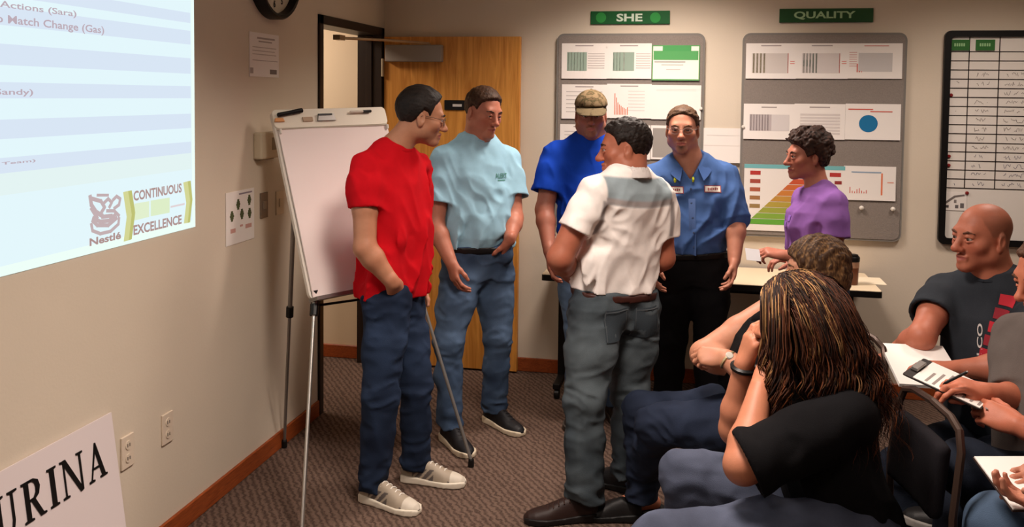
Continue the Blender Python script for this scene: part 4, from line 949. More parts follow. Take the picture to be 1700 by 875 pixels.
    def shirt(s, secs, hem, top, sleeves, rgb, name='shirt', amp=.018, lam=.10, seed=1, cell=.006, colfn=None, m=None, collar=None, hemwave=.003, cut_v=None, stretch=(1, 1, .55), k=.035, extra=None, label=None, vneck=None, trap=True):
        d = SDF(); s.loft(d, secs, hem - .02, top, 0, k)
        car = []
        sl_ = []
        for S, E, fr_, r0, r1 in sleeves:
            S, E = np.array(S, float), np.array(E, float); B = S + (E - S) * fr_; sd = 1 if (S - s.nk) @ s.rS > 0 else -1; ud = nrm(E - S)
            t_ = SDF(); m_ = S + (B - S) * .45; rm = r0 * .5 + r1 * .5 + .003
            t_.cone(S, m_, r0, rm); t_.cone(m_, B + ud * .04, rm, r1 + .002); sl_.append((t_.p[0][0], t_.p[1][0], B, ud, np.minimum(t_.p[0][1], t_.p[1][1]) - .03, np.maximum(t_.p[0][2], t_.p[1][2]) + .03))
            d.add(lambda x, y, z: x * 0 + y * 0 + z * 0 + f32(.09), sl_[-1][4] + .03, sl_[-1][5] - .03, .001)
            if trap: d.cone(s.tpt(s.TL * 1.0, sd * .035, -.012), S + s.up * .016 - s.rS * sd * .02, .054, .052, k=.04)
        if extra: extra(d)
        fo = drape(seed, s.rS, s.fS, s.up, lam); pel, up = s.pel, s.up
        def post(V, x, y, z):
            t = (x - pel[0]) * up[0] + (y - pel[1]) * up[1] + (z - pel[2]) * up[2]
            w = np.clip(1.25 - t / s.TL, .25, 1); F_ = fo(x, y, z)
            V = V - amp * w * F_
            V = np.maximum(V, (hem + hemwave * F_) - t)
            if vneck is not None:
                dx, dy, dz = x - pel[0], y - pel[1], z - pel[2]; u = dx * s.rS[0] + dy * s.rS[1] + dz * s.rS[2]; v = dx * s.fS[0] + dy * s.fS[1] + dz * s.fS[2]
                V = smax(V, -np.maximum(np.abs(u) - .62 * (t - vneck), .02 - v), f32(.006))
            for f0, f1, B, dv, l, h in sl_:
                sO = smin(f0(x, y, z), f1(x, y, z), f32(.02)) - amp * .55 * F_
                a = (x - B[0]) * dv[0] + (y - B[1]) * dv[1] + (z - B[2]) * dv[2]
                sv = np.maximum(np.maximum(sO, a), -np.maximum(sO + .014, -.05 - a))
                V = smin(V, sv, f32(k))
            return V
        V, Q = d.mesh(*d.bounds(.02), cell, post)
        C = colfn(V, s) if colfn else np.tile(lin(rgb), (len(V), 1))
        o = s.part(name, V, Q, m or M_CLOTH, C, label=label); s.shirt_o = o
        s.bvh = BVHTree.FromPolygons(V.tolist(), Q.tolist())
        return o
    def collar_ring(s, rgb, t, a, bf, bb, r=.008, drop=.02, name='collar', m=None, off=0.0):
        t = s.TL * 1.015; a, bf, bb, off, drop = (.082, .080, .074, -.004, .018)
        pts = []
        for q in np.linspace(0, 2 * PI, 25):
            u = a * math.sin(q); v = (bf if math.cos(q) > 0 else bb) * math.cos(q); pts.append(s.tpt(t - drop * max(0, math.cos(q)) ** 1.5, u, v + off))
        s.mb(MB().tube(pts, r, 8, False), name, m or mat('rib_%d_%d_%d' % rgb, rgb, rough=.9, spec=.1))
    def trousers(s, legs, rgb, waist, secs, radii, name='trousers', rgb2=None, m=None, amp=.006, seed=3, cell=.0068, bulge=(), hems=True, lamz=.04, grow=-.012):
        """legs [(hip, knee, ankle)], radii (hip, thigh, knee, calf, hem)"""
        d = SDF(); s.loft(d, secs, -.09, waist, grow, .03); rh, rt, rk, rc, ra = radii
        for H, K, A in legs:
            H, K, A = (np.array(v, float) for v in (H, K, A)); tm = H + (K - H) * .45; cm = K + (A - K) * .4
            d.cone(H, tm, rh, rt, k=.045); d.cone(tm, K, rt, rk, k=.03); d.cone(K, cm, rk, rc, k=.03); d.cone(cm, A, rc, ra, k=.03, cut=True)
        for c, r in bulge: d.ell(c, r, k=.03)
        n1 = drape(seed, s.rH, s.fH, Zv, .13); n2 = crease(seed + 5, lamz)
        KA = [(np.array(K, float), np.array(A, float), np.array(H, float)) for H, K, A in legs]
        def post(V, x, y, z):
            V = V - amp * .55 * n1(x, y, z); w = 0
            for K, A, H in KA:
                for c, sg, g in ((K, .10, .6), (A, .10, .85), (H, .12, .7)): w = w + g * np.exp(-((x - c[0]) ** 2 + (y - c[1]) ** 2 + (z - c[2]) ** 2) / (sg * sg))
            return V - amp * (.25 + np.minimum(w, 1.2)) * n2(x, y, z)
        V, Q = d.mesh(*d.bounds(.02), cell, post)
        t = (.5 + .5 * folds(seed + 9, .16, 4)(V[:, 0], V[:, 1], V[:, 2]))[:, None]; C = np.array(lin(rgb)) * (1 - t) + np.array(lin(rgb2 or rgb)) * t
        if rgb2 is not None:
            for K, A, H in KA:
                ax_ = nrm(K - H); w_ = np.clip(1 - np.abs((V - (H + (K - H) * .6)) @ ax_) / .28, 0, 1)[:, None] * .35; C = C * (1 - w_) + np.array(lin(rgb2)) * 1.25 * w_
        s.tbvh = BVHTree.FromPolygons(V.tolist(), Q.tolist())
        return s.part(name, V, Q, m or M_DENIM, C)
    def belt(s, secs, t, grow=.006, h=.018, rgb=(30, 24, 22), buckle=False):
        d = SDF(); s.loft(d, secs, t - h, t + h, grow, .01); V, Q = d.mesh(*d.bounds(.01), .007); s.part('belt', V, Q, mat('belt_%d_%d' % rgb[:2], rgb, rough=.5, spec=.3))
        if buckle:
            S_ = np.array(secs); b = float(np.interp(t, S_[:, 0], S_[:, 2]) + np.interp(t, S_[:, 0], S_[:, 4])) + grow
            q = s.tpt(t, 0, b); s.mb(MB().obox(q, [s.rH, s.fH, s.up], .025, .004, .019), 'buckle', M_GREYMET)
    # ---------------------------------------------------------------- footwear
    def shoe(s, heel, a, L=.30, upper=(150, 140, 128), sole=(220, 212, 196), lace=(210, 205, 198), accent=None, toe=None, low=False, w=1.0, z0=0.0, boot=False):
        f = face_dir(a); r = np.cross(f, Zv); hp = np.array([heel[0], heel[1], z0 + .002]); k_ = L / .30
        yk = np.array([0, .03, .09, .15, .21, .26, .285, .30]) * k_
        wk = np.array([.026, .036, .035, .040, .049, .044, .032, .012]) * w; hk = np.array([.085, .098, .105, .088, .062, .05, .04, .022]) * (.9 if low else 1)
        def world(V): return hp + V[:, :1] * r + V[:, 1:2] * f + V[:, 2:3] * Zv
        def prof(x, y, z, wk_, hk_, pw): ww = np.interp(y, yk, wk_).astype(f32); hh = np.interp(y, yk, hk_).astype(f32); e = (np.abs((x - .004) / ww) ** pw + np.abs(z / hh) ** pw) ** (1 / pw); return np.maximum((e - 1) * np.minimum(ww, hh), np.maximum(-y, y - yk[-1]))
        d = SDF(); d.add(lambda x, y, z: np.maximum(prof(x, y, z, wk, hk, 2.4), .012 - z), (-.06, -.01, 0), (.06, L + .01, .12), k=.006)
        d.ell((0, .055 * k_, .11), (.026, .036, .03), k=.012, op='s')
        if boot: d.cone((0, .055, .06), (0, .05, .14), .042, .045, k=.02)
        nz = folds(5, .05); V, Q = d.mesh((-.075, -.03, -.005), (.075, L + .03, .19), .0042, lambda V, x, y, z: smax(V + .0008 * nz(x, y, z), .010 - z, .004))
        C = np.tile(lin(upper), (len(V), 1)).astype(float); y_, z_ = V[:, 1] / k_, V[:, 2]
        if accent is not None:
            m_ = ((np.abs(np.sin((y_ * 1.0 - z_ * .9) * 90)) > .55) & (y_ > .06) & (y_ < .16) & (z_ < .07)) | ((y_ > .225) & (z_ < .03)); C[m_] = lin(accent)
        if toe is not None: C[(y_ > .235) & (z_ > .02)] = lin(toe)
        o = s.part('shoe', world(V), Q, M_SHOE, C)
        d = SDF(); ws = wk + .006; hs_ = np.array([.034, .036, .030, .024, .024, .026, .026, .02])
        d.add(lambda x, y, z: np.maximum(prof(x, y - 0, z * .0 + .0, ws, hs_ * 0 + 1, 2.4), z - np.interp(y, yk, hs_).astype(f32)), (-.065, -.012, 0), (.065, L + .012, .04), k=.003)
        V, Q = d.mesh((-.08, -.03, -.012), (.08, L + .03, .06), .0042, lambda V, x, y, z: np.maximum(V, -z)); s.part('sole', world(V), Q, M_SHOE, np.tile(lin(sole), (len(V), 1)), parent=o)
        if lace is not None:
            b = MB()
            for i in range(5):
                y = (.115 + .022 * i) * k_; z = float(np.interp(y, yk, hk)) + .0015; b.tube([hp + r * u + f * (y + .004 * (u < 0)) + Zv * (z - .012 * (abs(u) / .022) ** 2) for u in (-.024, -.012, 0, .012, .024)], .003, 5)
            s.mb(b, 'lace', mat('lace_%d_%d' % lace[:2], lace, rough=.8), parent=o)
        return o
    # ---------------------------------------------------------------- flat prints on cloth
    def decal(s, V2, Fc, c, n, rgb, name, size=1.0, up=None, m=None, off=.003, bvh=None):
        """2-D verts (u,v) metres, centred at world c, pressed on the shirt along -n"""
        n = nrm(n); upv = np.array(up if up is not None else Zv, float); upv = nrm(upv - n * (upv @ n)); rt = np.cross(upv, n); P = []
        for u, v in V2:
            o = np.array(c) + rt * u + upv * v + n * .25; hit = (bvh or s.bvh).ray_cast(Vector(o), Vector(-n), .6)
            q = np.array(hit[0]) if hit[0] is not None else np.array(c) + rt * u + upv * v
            P.append(q + n * off)
        return raw_mesh(name, P, Fc, m or mat('print_%d_%d_%d' % rgb, rgb, rough=.7), s.root, True, None, s.org)
    def patch(s, c, n, w, h, rgb, name, nseg=6, up=None, off=.003, m=None, bvh=None):
        V = [(-w / 2 + w * i / nseg, -h / 2 + h * j / 3) for j in range(4) for i in range(nseg + 1)]; Fc = [(j * (nseg + 1) + i, j * (nseg + 1) + i + 1, (j + 1) * (nseg + 1) + i + 1, (j + 1) * (nseg + 1) + i) for j in range(3) for i in range(nseg)]
        return s.decal(V, Fc, c, n, rgb, name, up=up, off=off, m=m, bvh=bvh)
def male_secs(w=1.0, belly=0.0, L=.52, chest=0.0):
    k = L / .52
    return [(-.10 * k, .165 * w, .095, .115, 0), (0, .172 * w, .108 + belly * .4, .122, 0), (.10 * k, .165 * w + belly * .3, .112 + belly, .105, .0), (.20 * k, .165 * w + belly * .35, .118 + belly * .9, .10, .0), (.32 * k, .178 * w, .122 + belly * .3 + chest, .108, .0),
            (.40 * k, .185 * w, .118 + chest, .112, -.004), (.455 * k, .168 * w, .104, .10, -.008), (.495 * k, .122 * w, .094, .086, -.006), (.53 * k, .088, .080, .074, -.004), (.56 * k, .072, .07, .068, -.004)]
# ================================================================== people
def ang_of(v): return math.degrees(math.atan2(v @ Fh, v @ Rh))
def foot_px(hx, hy, tx, ty):
    h = at_floor(hx, hy); t_ = at_floor(tx, ty); return h, ang_of(t_ - h)
def ankle_of(h, a): return h + face_dir(a) * .058 + Zv * .085
def mirror_legs(*v): return v

# ---- man in red T-shirt --------------------------------------------------------------------------------
def red_man():
    hR, aR = foot_px(602, 828, 692, 853); hL, aL = foot_px(668, 796, 765, 806)
    P = Person('man in red T-shirt and jeans with hand in pocket before the flip chart', (hR + hL) / 2, (214, 156, 122))
    P.frame(J(652, 484, 4.0), J(655, 248, 4.0), -38, -32); TL = P.TL; secs = male_secs(.98, .02, TL)
    P.set_head(J(700, 193, 4.0), 14, 12, 0, 1.0)
    P.head(P.nk, chest=P.tpt(TL * .9, 0, 0), nose=1.05, brow=(36, 26, 20), red=.1, beard=(120, 84, 70), beard_mask='stubble')
    P.short_hair((22, 16, 14), (40, 30, 24), th=.014, top=.006, front=.085, seed=4, noise=.002, lam=.014, line=[-.062, -.06, -.052, -.02, .022, .016, -.004, .050, .072, .092, .11])
    P.glasses((110, 100, 92))
    SR = P.tpt(TL * .865, .178, -.012); SL = P.tpt(TL * .865, -.178, -.012)
    ER = J(606, 412, 3.80); WR = J(652, 470, 3.82); EL = J(692, 405, 4.30); WL = J(695, 466, 4.20)
    dR = J(668, 508, 3.93) - WR
    P.arm(SR, ER, WR, (.056, .047, .031), dict(dirn=dR, back=CAM - WR + np.array([-.5, 0, 2]), curl=(.35, .4, .45, .5), thumb=(.5, .3)), side=-1)
    P.arm(SL, EL, WL, (.054, .045, .03), dict(dirn=(-.1, -.15, -1), back=Fh, curl=.4), side=1)
    P.inner(secs, TL * .93)
    P.shirt(male_secs(1.02, .03, TL), -.02, TL * 1.03, [(SR, ER, .50, .066, .076), (SL, EL, .5, .064, .072)], (196, 16, 28), amp=.020, lam=.11, seed=21)
    P.collar_ring((180, 15, 26), TL * .985, .070, .078, .066, .008, .03, off=-.015)
    HR = J(642, 500, 3.92); HL = J(666, 500, 4.09); KR = J(632, 655, 3.86); KL = J(690, 645, 4.06)
    AR = ankle_of(hR, aR); AL = ankle_of(hL, aL)
    P.trousers([(HR, KR, AR - Zv * .03), (HL, KL, AL - Zv * .03)], (23, 31, 48), .04, male_secs(.96, .0, TL), (.106, .094, .073, .067, .066), rgb2=(42, 56, 80), amp=.012, grow=-.02, seed=31, bulge=[(WR + nrm(dR) * .10, (.045, .045, .06))])
    P.shoe(hR, aR, .30, (164, 150, 132), (224, 214, 196), (232, 226, 216), accent=(92, 84, 80), toe=(206, 196, 180)); P.shoe(hL, aL, .30, (164, 150, 132), (224, 214, 196), (232, 226, 216), accent=(92, 84, 80), toe=(206, 196, 180))
    P.finish(); return P
# ---- man in pale blue T-shirt ---------------------------------------------------------------------------
def paleblue_man():
    hR, aR = foot_px(738, 727, 768, 750); hL, aL = foot_px(808, 698, 862, 722)
    P = Person('man in pale blue T-shirt and belted jeans beside the oak door', (hR + hL) / 2, (208, 140, 114))
    P.frame(J(792, 432, 4.72), J(793, 232, 4.74), -66, -62); TL = P.TL; secs = male_secs(1.06, .045, TL)
    P.set_head(J(803, 186, 4.70), -48, 13, 4, 1.03)
    P.head(P.nk, chest=P.tpt(TL * .9, 0, 0), neck_r=.064, jaw=1.12, fat=.007, red=.25, brow=(58, 38, 26), lid=.003, gaze=(.1, -.2), lips=(156, 84, 76))
    P.short_hair((52, 34, 24), (84, 58, 40), noise=.0025, th=.010, top=.004, front=.074, seed=6)
    SR = P.tpt(TL * .82, .192, -.012); SL = P.tpt(TL * .82, -.192, -.012)
    ER = J(722, 374, 4.60); WR = J(749, 436, 4.50); EL = J(853, 362, 4.74); WL = J(846, 398, 4.60)
    P.arm(SR, ER, WR, (.056, .048, .031), dict(dirn=J(757, 470, 4.47) - WR, back=-Rh - .6 * Fh, curl=(.45, .5, .5, .55), thumb=(.45, .5)), side=-1)
    P.arm(SL, EL, WL, (.056, .048, .031), dict(dirn=J(830, 435, 4.70) - WL, back=Rh - .5 * Fh, curl=.3), side=1)
    P.inner(secs, TL * .93)
    P.shirt(secs, .066, TL * 1.03, [(SR, ER, .66, .070, .086), (SL, EL, .64, .070, .084)], (150, 192, 212), hemwave=.001, amp=.020, lam=.11, seed=12)
    P.collar_ring((138, 182, 204), TL * .985, .074, .082, .068, .009, .032, off=-.015)
    HR = J(766, 450, 4.66); HL = J(818, 448, 4.78); KR = J(745, 570, 4.58); KL = J(826, 558, 4.76)
    P.trousers([(HR, KR, ankle_of(hR, aR)), (HL, KL, ankle_of(hL, aL))], (46, 62, 86), .075, male_secs(1.06, .045, TL), (.110, .097, .077, .071, .071), rgb2=(80, 100, 126), grow=-.002, amp=.012, seed=33, bulge=[(WL + nrm(J(830, 435, 4.70) - WL) * .10, (.045, .045, .06))])
    P.belt(male_secs(1.06, .045, TL), .060, .007, .017, (22, 20, 22))
    for h, a in ((hR, aR), (hL, aL)): P.shoe(h, a, .30, (20, 20, 24), (206, 192, 168), (40, 38, 40))
    c = P.tpt(TL * .70, -.085, .16); V, Fc = text_fit('ALERT', -.038, -.012, .038, .014, .02); P.decal(V[:, :2], Fc, c, P.fS, (74, 130, 120), 'chest_logo')
    P.patch(c - P.up * .022, P.fS, .05, .006, (74, 130, 120), 'chest_logo', off=.002)
    P.finish()
# ---- man in royal blue T-shirt and camouflage cap -------------------------------------------------------
def cap_man():
    b = J(985, 430, 4.92); hR = np.array([*(b + Rh * -.07)[:2], 0]) + Fh * .04; hL = np.array([*(b + Rh * .11)[:2], 0]) + Fh * .04
    P = Person('man in royal blue T-shirt and camouflage cap standing before the SHE board', b, (190, 126, 104))
    P.frame(J(983, 432, 4.92), J(983, 229, 4.94), -90, -90); TL = P.TL; secs = male_secs(1.08, .035, TL)
    P.set_head(J(981, 190, 4.90), -94, 4, 0, 1.0)
    P.head(P.nk, chest=P.tpt(TL * .9, 0, 0), neck_r=.066, jaw=1.15, fat=.008, red=.2, brow=(60, 44, 34), beard=(110, 76, 62), beard_mask='stubble')
    P.short_hair((70, 50, 38), th=.006, seed=8, front=.09, line=[-.06, -.06, -.05, -.02, .016, .014, -.006, .05, .08, .1, .11])
    # cap: crown, brim, button
    d = SDF(); d.ell((0, -.012, .048), (.091, .115, .088), k=.01)
    V, Q = d.mesh((-.11, -.14, .02), (.11, .12, .16), .0045, lambda V, x, y, z: smax(V, (.048 + .0 * x - .12 * (y + .0) * 0) - z, .004)); nz = folds(40, .035, 6); t = nz(V[:, 0], V[:, 1], V[:, 2])
    C = np.where(t[:, None] > .22, lin((58, 48, 34)), np.where(t[:, None] > -.05, lin((98, 80, 58)), np.where(t[:, None] > -.3, lin((76, 68, 46)), lin((116, 98, 74)))))
    cap = P.part('cap', P.h2w(V), Q, M_CLOTH, C)
    d = SDF()
    def brim(x, y, z):
        cz = .052 - 1.1 * (y - .07) * .42 - 3.4 * x * x; r = np.sqrt((x / .082) ** 2 + ((y - .075) / .095) ** 2); return np.maximum(np.maximum((r - 1) * .08, np.abs(z - cz) - .0035), .06 - y)
    d.add(brim, (-.09, .05, -.03), (.09, .18, .07), k=.002); V, Q = d.mesh((-.1, .05, -.03), (.1, .19, .08), .004); t = nz(V[:, 0], V[:, 1], V[:, 2])
    P.part('brim', P.h2w(V), Q, M_CLOTH, np.where(t[:, None] > .1, lin((70, 58, 42)), lin((92, 80, 60))), parent=cap)
    P.mb(MB().lathe([(.008, 0), (.007, .004), (0, .006)], 10, P.h2w((0, -.012, .134)), P.hup), 'button', mat('cap_button', (96, 84, 60)), parent=cap)
    SR = P.tpt(TL * .86, .2, -.012); SL = P.tpt(TL * .86, -.2, -.012)
    ER = J(904, 348, 4.88); WR = J(912, 418, 4.74); EL = J(1068, 345, 4.92); WL = J(1046, 425, 4.74)
    P.arm(SR, ER, WR, (.058, .049, .032), dict(dirn=(.05, -.1, -1), back=-Rh, curl=.5, thumb=(.4, .4)), side=-1)
    P.arm(SL, EL, WL, (.058, .049, .032), dict(dirn=(-.1, -.15, -1), back=Rh, curl=.5, thumb=(.4, .4)), side=1)
    P.inner(secs, TL * .93)
    P.shirt(secs, -.03, TL * 1.03, [(SR, ER, .70, .072, .090), (SL, EL, .70, .072, .090)], (20, 62, 168), amp=.020, lam=.11, seed=15)
    P.collar_ring((18, 54, 150), TL * .985, .076, .084, .07, .009, .03, off=-.015)
    HR = P.tpt(-.02, .09, 0); HL = P.tpt(-.02, -.09, 0); KR = np.array([*(hR + Fh * -.08)[:2], .50]); KL = np.array([*(hL + Fh * -.08)[:2], .50])
    P.trousers([(HR, KR, ankle_of(hR, -95)), (HL, KL, ankle_of(hL, -80))], (56, 74, 98), .04, male_secs(1.06, .01, TL), (.11, .1, .082, .076, .076), rgb2=(84, 104, 128), seed=35)
    P.shoe(hR, -100, .30, (34, 30, 30), (60, 54, 50), (50, 46, 44)); P.shoe(hL, -78, .30, (34, 30, 30), (60, 54, 50), (50, 46, 44))
    P.finish()
# ---- man in white polo, seen from behind ----------------------------------------------------------------
def polo_man():
    hL, aL = foot_px(992, 862, 908, 866); hR = at_floor(1062, 822); aR = 145
    P = Person('man in white and grey polo shirt seen from behind with arms crossed', (hR + hL) / 2, (196, 124, 96))
    P.frame(J(1020, 505, 3.90), J(1044, 288, 3.86), 122, 124); TL = P.TL; secs = male_secs(1.10, .06, TL)
    P.set_head(J(1036, 246, 3.88), 176, 6, -4, 1.0)
    P.head(P.nk, chest=P.tpt(TL * .88, 0, 0), neck_r=.064, jaw=1.1, fat=.007, nose=1.05, red=.15, brow=(40, 28, 22))
    P.short_hair((20, 14, 12), (40, 28, 22), noise=.003, th=.013, top=.004, front=.074, seed=9)
    SL = P.tpt(TL * .85, -.192, -.01); SR = P.tpt(TL * .85, .178, -.01)
    EL = J(930, 428, 3.72); WL = J(946, 456, 3.95); ER = J(1100, 428, 3.98); WR = J(1046, 452, 4.12)
    P.arm(SL, EL, WL, (.060, .053, .034), dict(dirn=J(962, 462, 4.05) - WL, back=-Fh * .4 - Rh + .4 * Zv, curl=.55, thumb=(.5, .4)), side=1)
    P.arm(SR, ER, WR, (.060, .053, .034), dict(dirn=-Rh + Fh * .3, back=Fh, curl=.5), side=-1)
    P.inner(secs, TL * .92)
    white = np.array(lin((244, 236, 230))); blue = np.array(lin((150, 164, 170))); grey = np.array(lin((150, 142, 140)))
    def colfn(V, s):
        r = V - s.pel; t = r @ s.up; v = r @ s.fS; u = r @ s.rS; C = np.tile(white, (len(V), 1)); au = np.abs(u)
        st = lambda e, x: np.clip(x / .010 + .5, 0, 1)[:, None] if e else 0
        def lay(m, c): C[:] = C * (1 - m) + c * m
        tb = .775 * s.TL + .35 * u * u          # lower edge of the band curves up at the sides
        bk = st(1, .03 - v); lay(st(1, t - tb) * st(1, .18 - au) * bk * st(1, s.TL * .985 - t), blue); lay(st(1, t - tb) * st(1, tb + .026 - t) * st(1, .185 - au) * bk, grey)
        lay(st(1, .012 - np.abs(au - .188)) * st(1, t - .55 * s.TL) * st(1, tb + .01 - t) * st(1, .06 - v), grey)
        return C
    P.shirt(secs, .068, TL * 1.02, [(SL, EL, .58, .072, .080), (SR, ER, .66, .070, .076)], (232, 222, 214), name='polo_shirt', hemwave=.001, amp=.020, lam=.11, seed=17, colfn=colfn)
    d = SDF(); c0 = P.tpt(TL * .965, 0, -.02); c1 = P.tpt(TL * 1.055, 0, -.012); d.cone(c0, c1, .088, .074, k=.01, cut=True, cut0=True); d.cone(c0 - P.up * .02, c1 + P.up * .03, .078, .066, k=.004, op='s'); V, Q = d.mesh(*d.bounds(.012), .0055)
    P.part('collar', V, Q, M_CLOTH, np.tile(lin((214, 206, 202)), (len(V), 1)))
    HL = J(990, 520, 3.84); HR = J(1052, 520, 3.96); KL = J(972, 662, 3.76); KR = J(1046, 650, 3.98)
    AL = ankle_of(hL, aL); AR = ankle_of(hR, aR)
    P.trousers([(HL, KL, AL), (HR, KR, AR)], (50, 58, 64), .064, male_secs(1.10, .058, TL), (.120, .108, .084, .078, .079), rgb2=(84, 92, 96), name='jeans', grow=-.002, amp=.012, seed=37)
    P.belt(male_secs(1.10, .06, TL), .052, .009, .016, (58, 28, 22))
    for sx in (-1, 1):
        P.patch(P.tpt(-.05, .085 * sx, -.16), -P.fH, .125, .13, (62, 70, 76), 'back_pocket', off=.004, bvh=P.tbvh, m=mat('pocket_denim', (60, 68, 74), rough=.85, spec=.1, bump=.3, bscale=420))
        for w_, h_, du, dz in ((.125, .004, 0, .058), (.004, .13, -.058, 0), (.004, .13, .058, 0)): P.patch(P.tpt(-.05 + dz, .085 * sx + du, -.16), -P.fH, w_, h_, (76, 82, 86), 'pocket_seam', nseg=6 if w_ > .1 else 1, off=.0055, bvh=P.tbvh)
    P.shoe(hL, aL, .31, (44, 28, 24), (24, 20, 20), (60, 40, 34)); P.shoe(hR, aR, .30, (20, 18, 20), (16, 16, 16), None)
    P.finish()
# ---- man in blue work shirt -----------------------------------------------------------------------------
def work_man():
    b = J(1148, 442, 4.72); hR = np.array([*(b - Rh * .10)[:2], 0]) + Fh * .06; hL = np.array([*(b + Rh * .10)[:2], 0]) + Fh * .06
    P = Person('man in blue work shirt with rolled sleeves, glasses and goatee', b, (214, 152, 124))
    P.frame(b, J(1142, 263, 4.74), -94, -95); TL = P.TL; secs = male_secs(1.12, .045, TL)
    P.set_head(J(1133, 214, 4.70), -104, 2, 0, 1.0)
    P.head(P.nk, chest=P.tpt(TL * .86, 0, .01), neck_r=.063, jaw=1.08, fat=.005, red=.12, brow=(96, 70, 50), beard=(96, 70, 56), beard_mask='goatee')
    P.short_hair((66, 46, 33), (98, 74, 54), noise=.0035, th=.009, top=.0, front=.080, seed=14)
    P.glasses((150, 140, 132), w=.024, h=.016)
    SR = P.tpt(TL * .82, .195, -.012); SL = P.tpt(TL * .82, -.195, -.012)
    EL = J(1222, 368, 4.66); WL = J(1219, 432, 4.56); ER = J(1068, 366, 4.66); WR = J(1082, 430, 4.56)
    P.arm(SL, EL, WL, (.056, .049, .032), dict(dirn=J(1216, 470, 4.52) - WL, back=Rh, curl=(.4, .45, .5, .5), thumb=(.35, .4)), side=1)
    P.arm(SR, ER, WR, (.056, .049, .032), dict(dirn=(.1, -.2, -1), back=-Rh, curl=.45), side=-1)
    P.inner(secs, TL * .9)
    def extra(d):
        for S, E in ((SL, EL), (SR, ER)):
            c = S + (E - S) * .84; dv = nrm(E - S); d.cone(c - dv * .022, c + dv * .022, .080, .080, k=.008)
    P.shirt(secs, .072, TL * 1.0, [(SL, EL, .90, .070, .074), (SR, ER, .90, .070, .074)], (66, 94, 144), name='work_shirt', vneck=TL * .80, hemwave=.001, amp=.020, lam=.11, seed=19, extra=extra)
    # collar wings, placket, buttons
    nkc = P.tpt(TL * .985, 0, -.012); cb = MB()
    for sx in (-1, 1):
        def cp(q, h):    # q 0 back .. 1 front tip
            a = PI - q * PI * .86; u = .074 * math.sin(a) * sx; v = .074 * math.cos(a) * -1
            v = -.084 * math.cos(q * PI * .86); u = sx * .086 * math.sin(q * PI * .86)
            return P.tpt(TL * 1.0 + (.055 - .105 * q ** 1.6) - h, u * (1 + h * 9), v * (1 + h * 9) - .004 + .03 * q ** 3)
        V = []; n = 10
        for i in range(n + 1):
            q = i / n; V += [cp(q, 0), cp(q, .034 + .03 * q ** 3)]
        Vo = [v + (v - nkc) / np.linalg.norm(v - nkc) * .007 for v in V]; m_ = len(V); Fc = []
        for i in range(n):
            a_, b_, c_, d_ = 2 * i, 2 * i + 2, 2 * i + 3, 2 * i + 1; Fc += [(a_, b_, c_, d_), (m_ + d_, m_ + c_, m_ + b_, m_ + a_), (a_, m_ + a_, m_ + b_, b_), (d_, c_, m_ + c_, m_ + d_)]
        Fc += [(0, 1, m_ + 1, m_), (2 * n, m_ + 2 * n, m_ + 2 * n + 1, 2 * n + 1)]
        cb.add(V + Vo, Fc)
    P.mb(cb, 'collar', mat('work_collar', (62, 88, 138), rough=.9, spec=.1))
    P.patch(P.tpt(TL * .5, .005, .2), P.fS, .034, .42, (62, 88, 136), 'placket', nseg=3, off=.003)
    for i in range(5):
        c = P.tpt(TL * (.2 + .13 * i), .005, .3); h = P.bvh.ray_cast(Vector(c), Vector(-P.fS), .5)
        if h[0] is not None: q = np.array(h[0]) + P.fS * .004; P.mb(MB().lathe([(.006, 0), (.006, .002), (0, .003)], 10, q, P.fS), 'button', mat('shirt_button', (60, 76, 110)))
    wm = mat('patch_white', (232, 226, 214), rough=.7); rm = mat('patch_red', (150, 70, 66), rough=.7)
    for u, lab in ((-.108, 'L'), (.085, 'R')):
        c = P.tpt(TL * .715, u, .16); P.patch(c, P.fS, .088, .036, (0, 0, 0), 'name_patch', off=.003, m=rm); P.patch(c, P.fS, .080, .028, (0, 0, 0), 'name_patch', off=.0045, m=wm)
        for k_ in range(6): P.patch(c + P.rS * (-.024 + .0096 * k_), P.fS, .006, .010 + .004 * (k_ % 2), (150, 60, 56), 'patch_stitching', nseg=1, off=.006)
    ym = mat('earplug_yellow', (206, 214, 40), rough=.6)
    for u in (-.01, .082):
        c = P.tpt(TL * .805, u, .3); h = P.bvh.ray_cast(Vector(c), Vector(-P.fS), .6)
        if h[0] is not None:
            q = np.array(h[0]); P.mb(MB().tube([q + P.fS * .005 + P.up * .012, q + P.fS * .010, q + P.fS * .006 - P.up * .012], [.005, .007, .005], 8), 'ear_plug', ym)
    HR = P.tpt(-.02, .09, 0); HL = P.tpt(-.02, -.09, 0); KR = np.array([*(hR - Fh * .08)[:2], .50]); KL = np.array([*(hL - Fh * .08)[:2], .50])
    P.trousers([(HR, KR, ankle_of(hR, -105)), (HL, KL, ankle_of(hL, -80))], (17, 16, 18), .075, male_secs(1.12, .043, TL), (.112, .1, .08, .076, .076), seed=39, grow=-.002)
    P.belt(male_secs(1.12, .045, TL), .060, .006, .017, (14, 13, 13))
    P.shoe(hR, -105, .30, (16, 15, 15), (14, 14, 14), None); P.shoe(hL, -80, .30, (16, 15, 15), (14, 14, 14), None)
    P.finish()
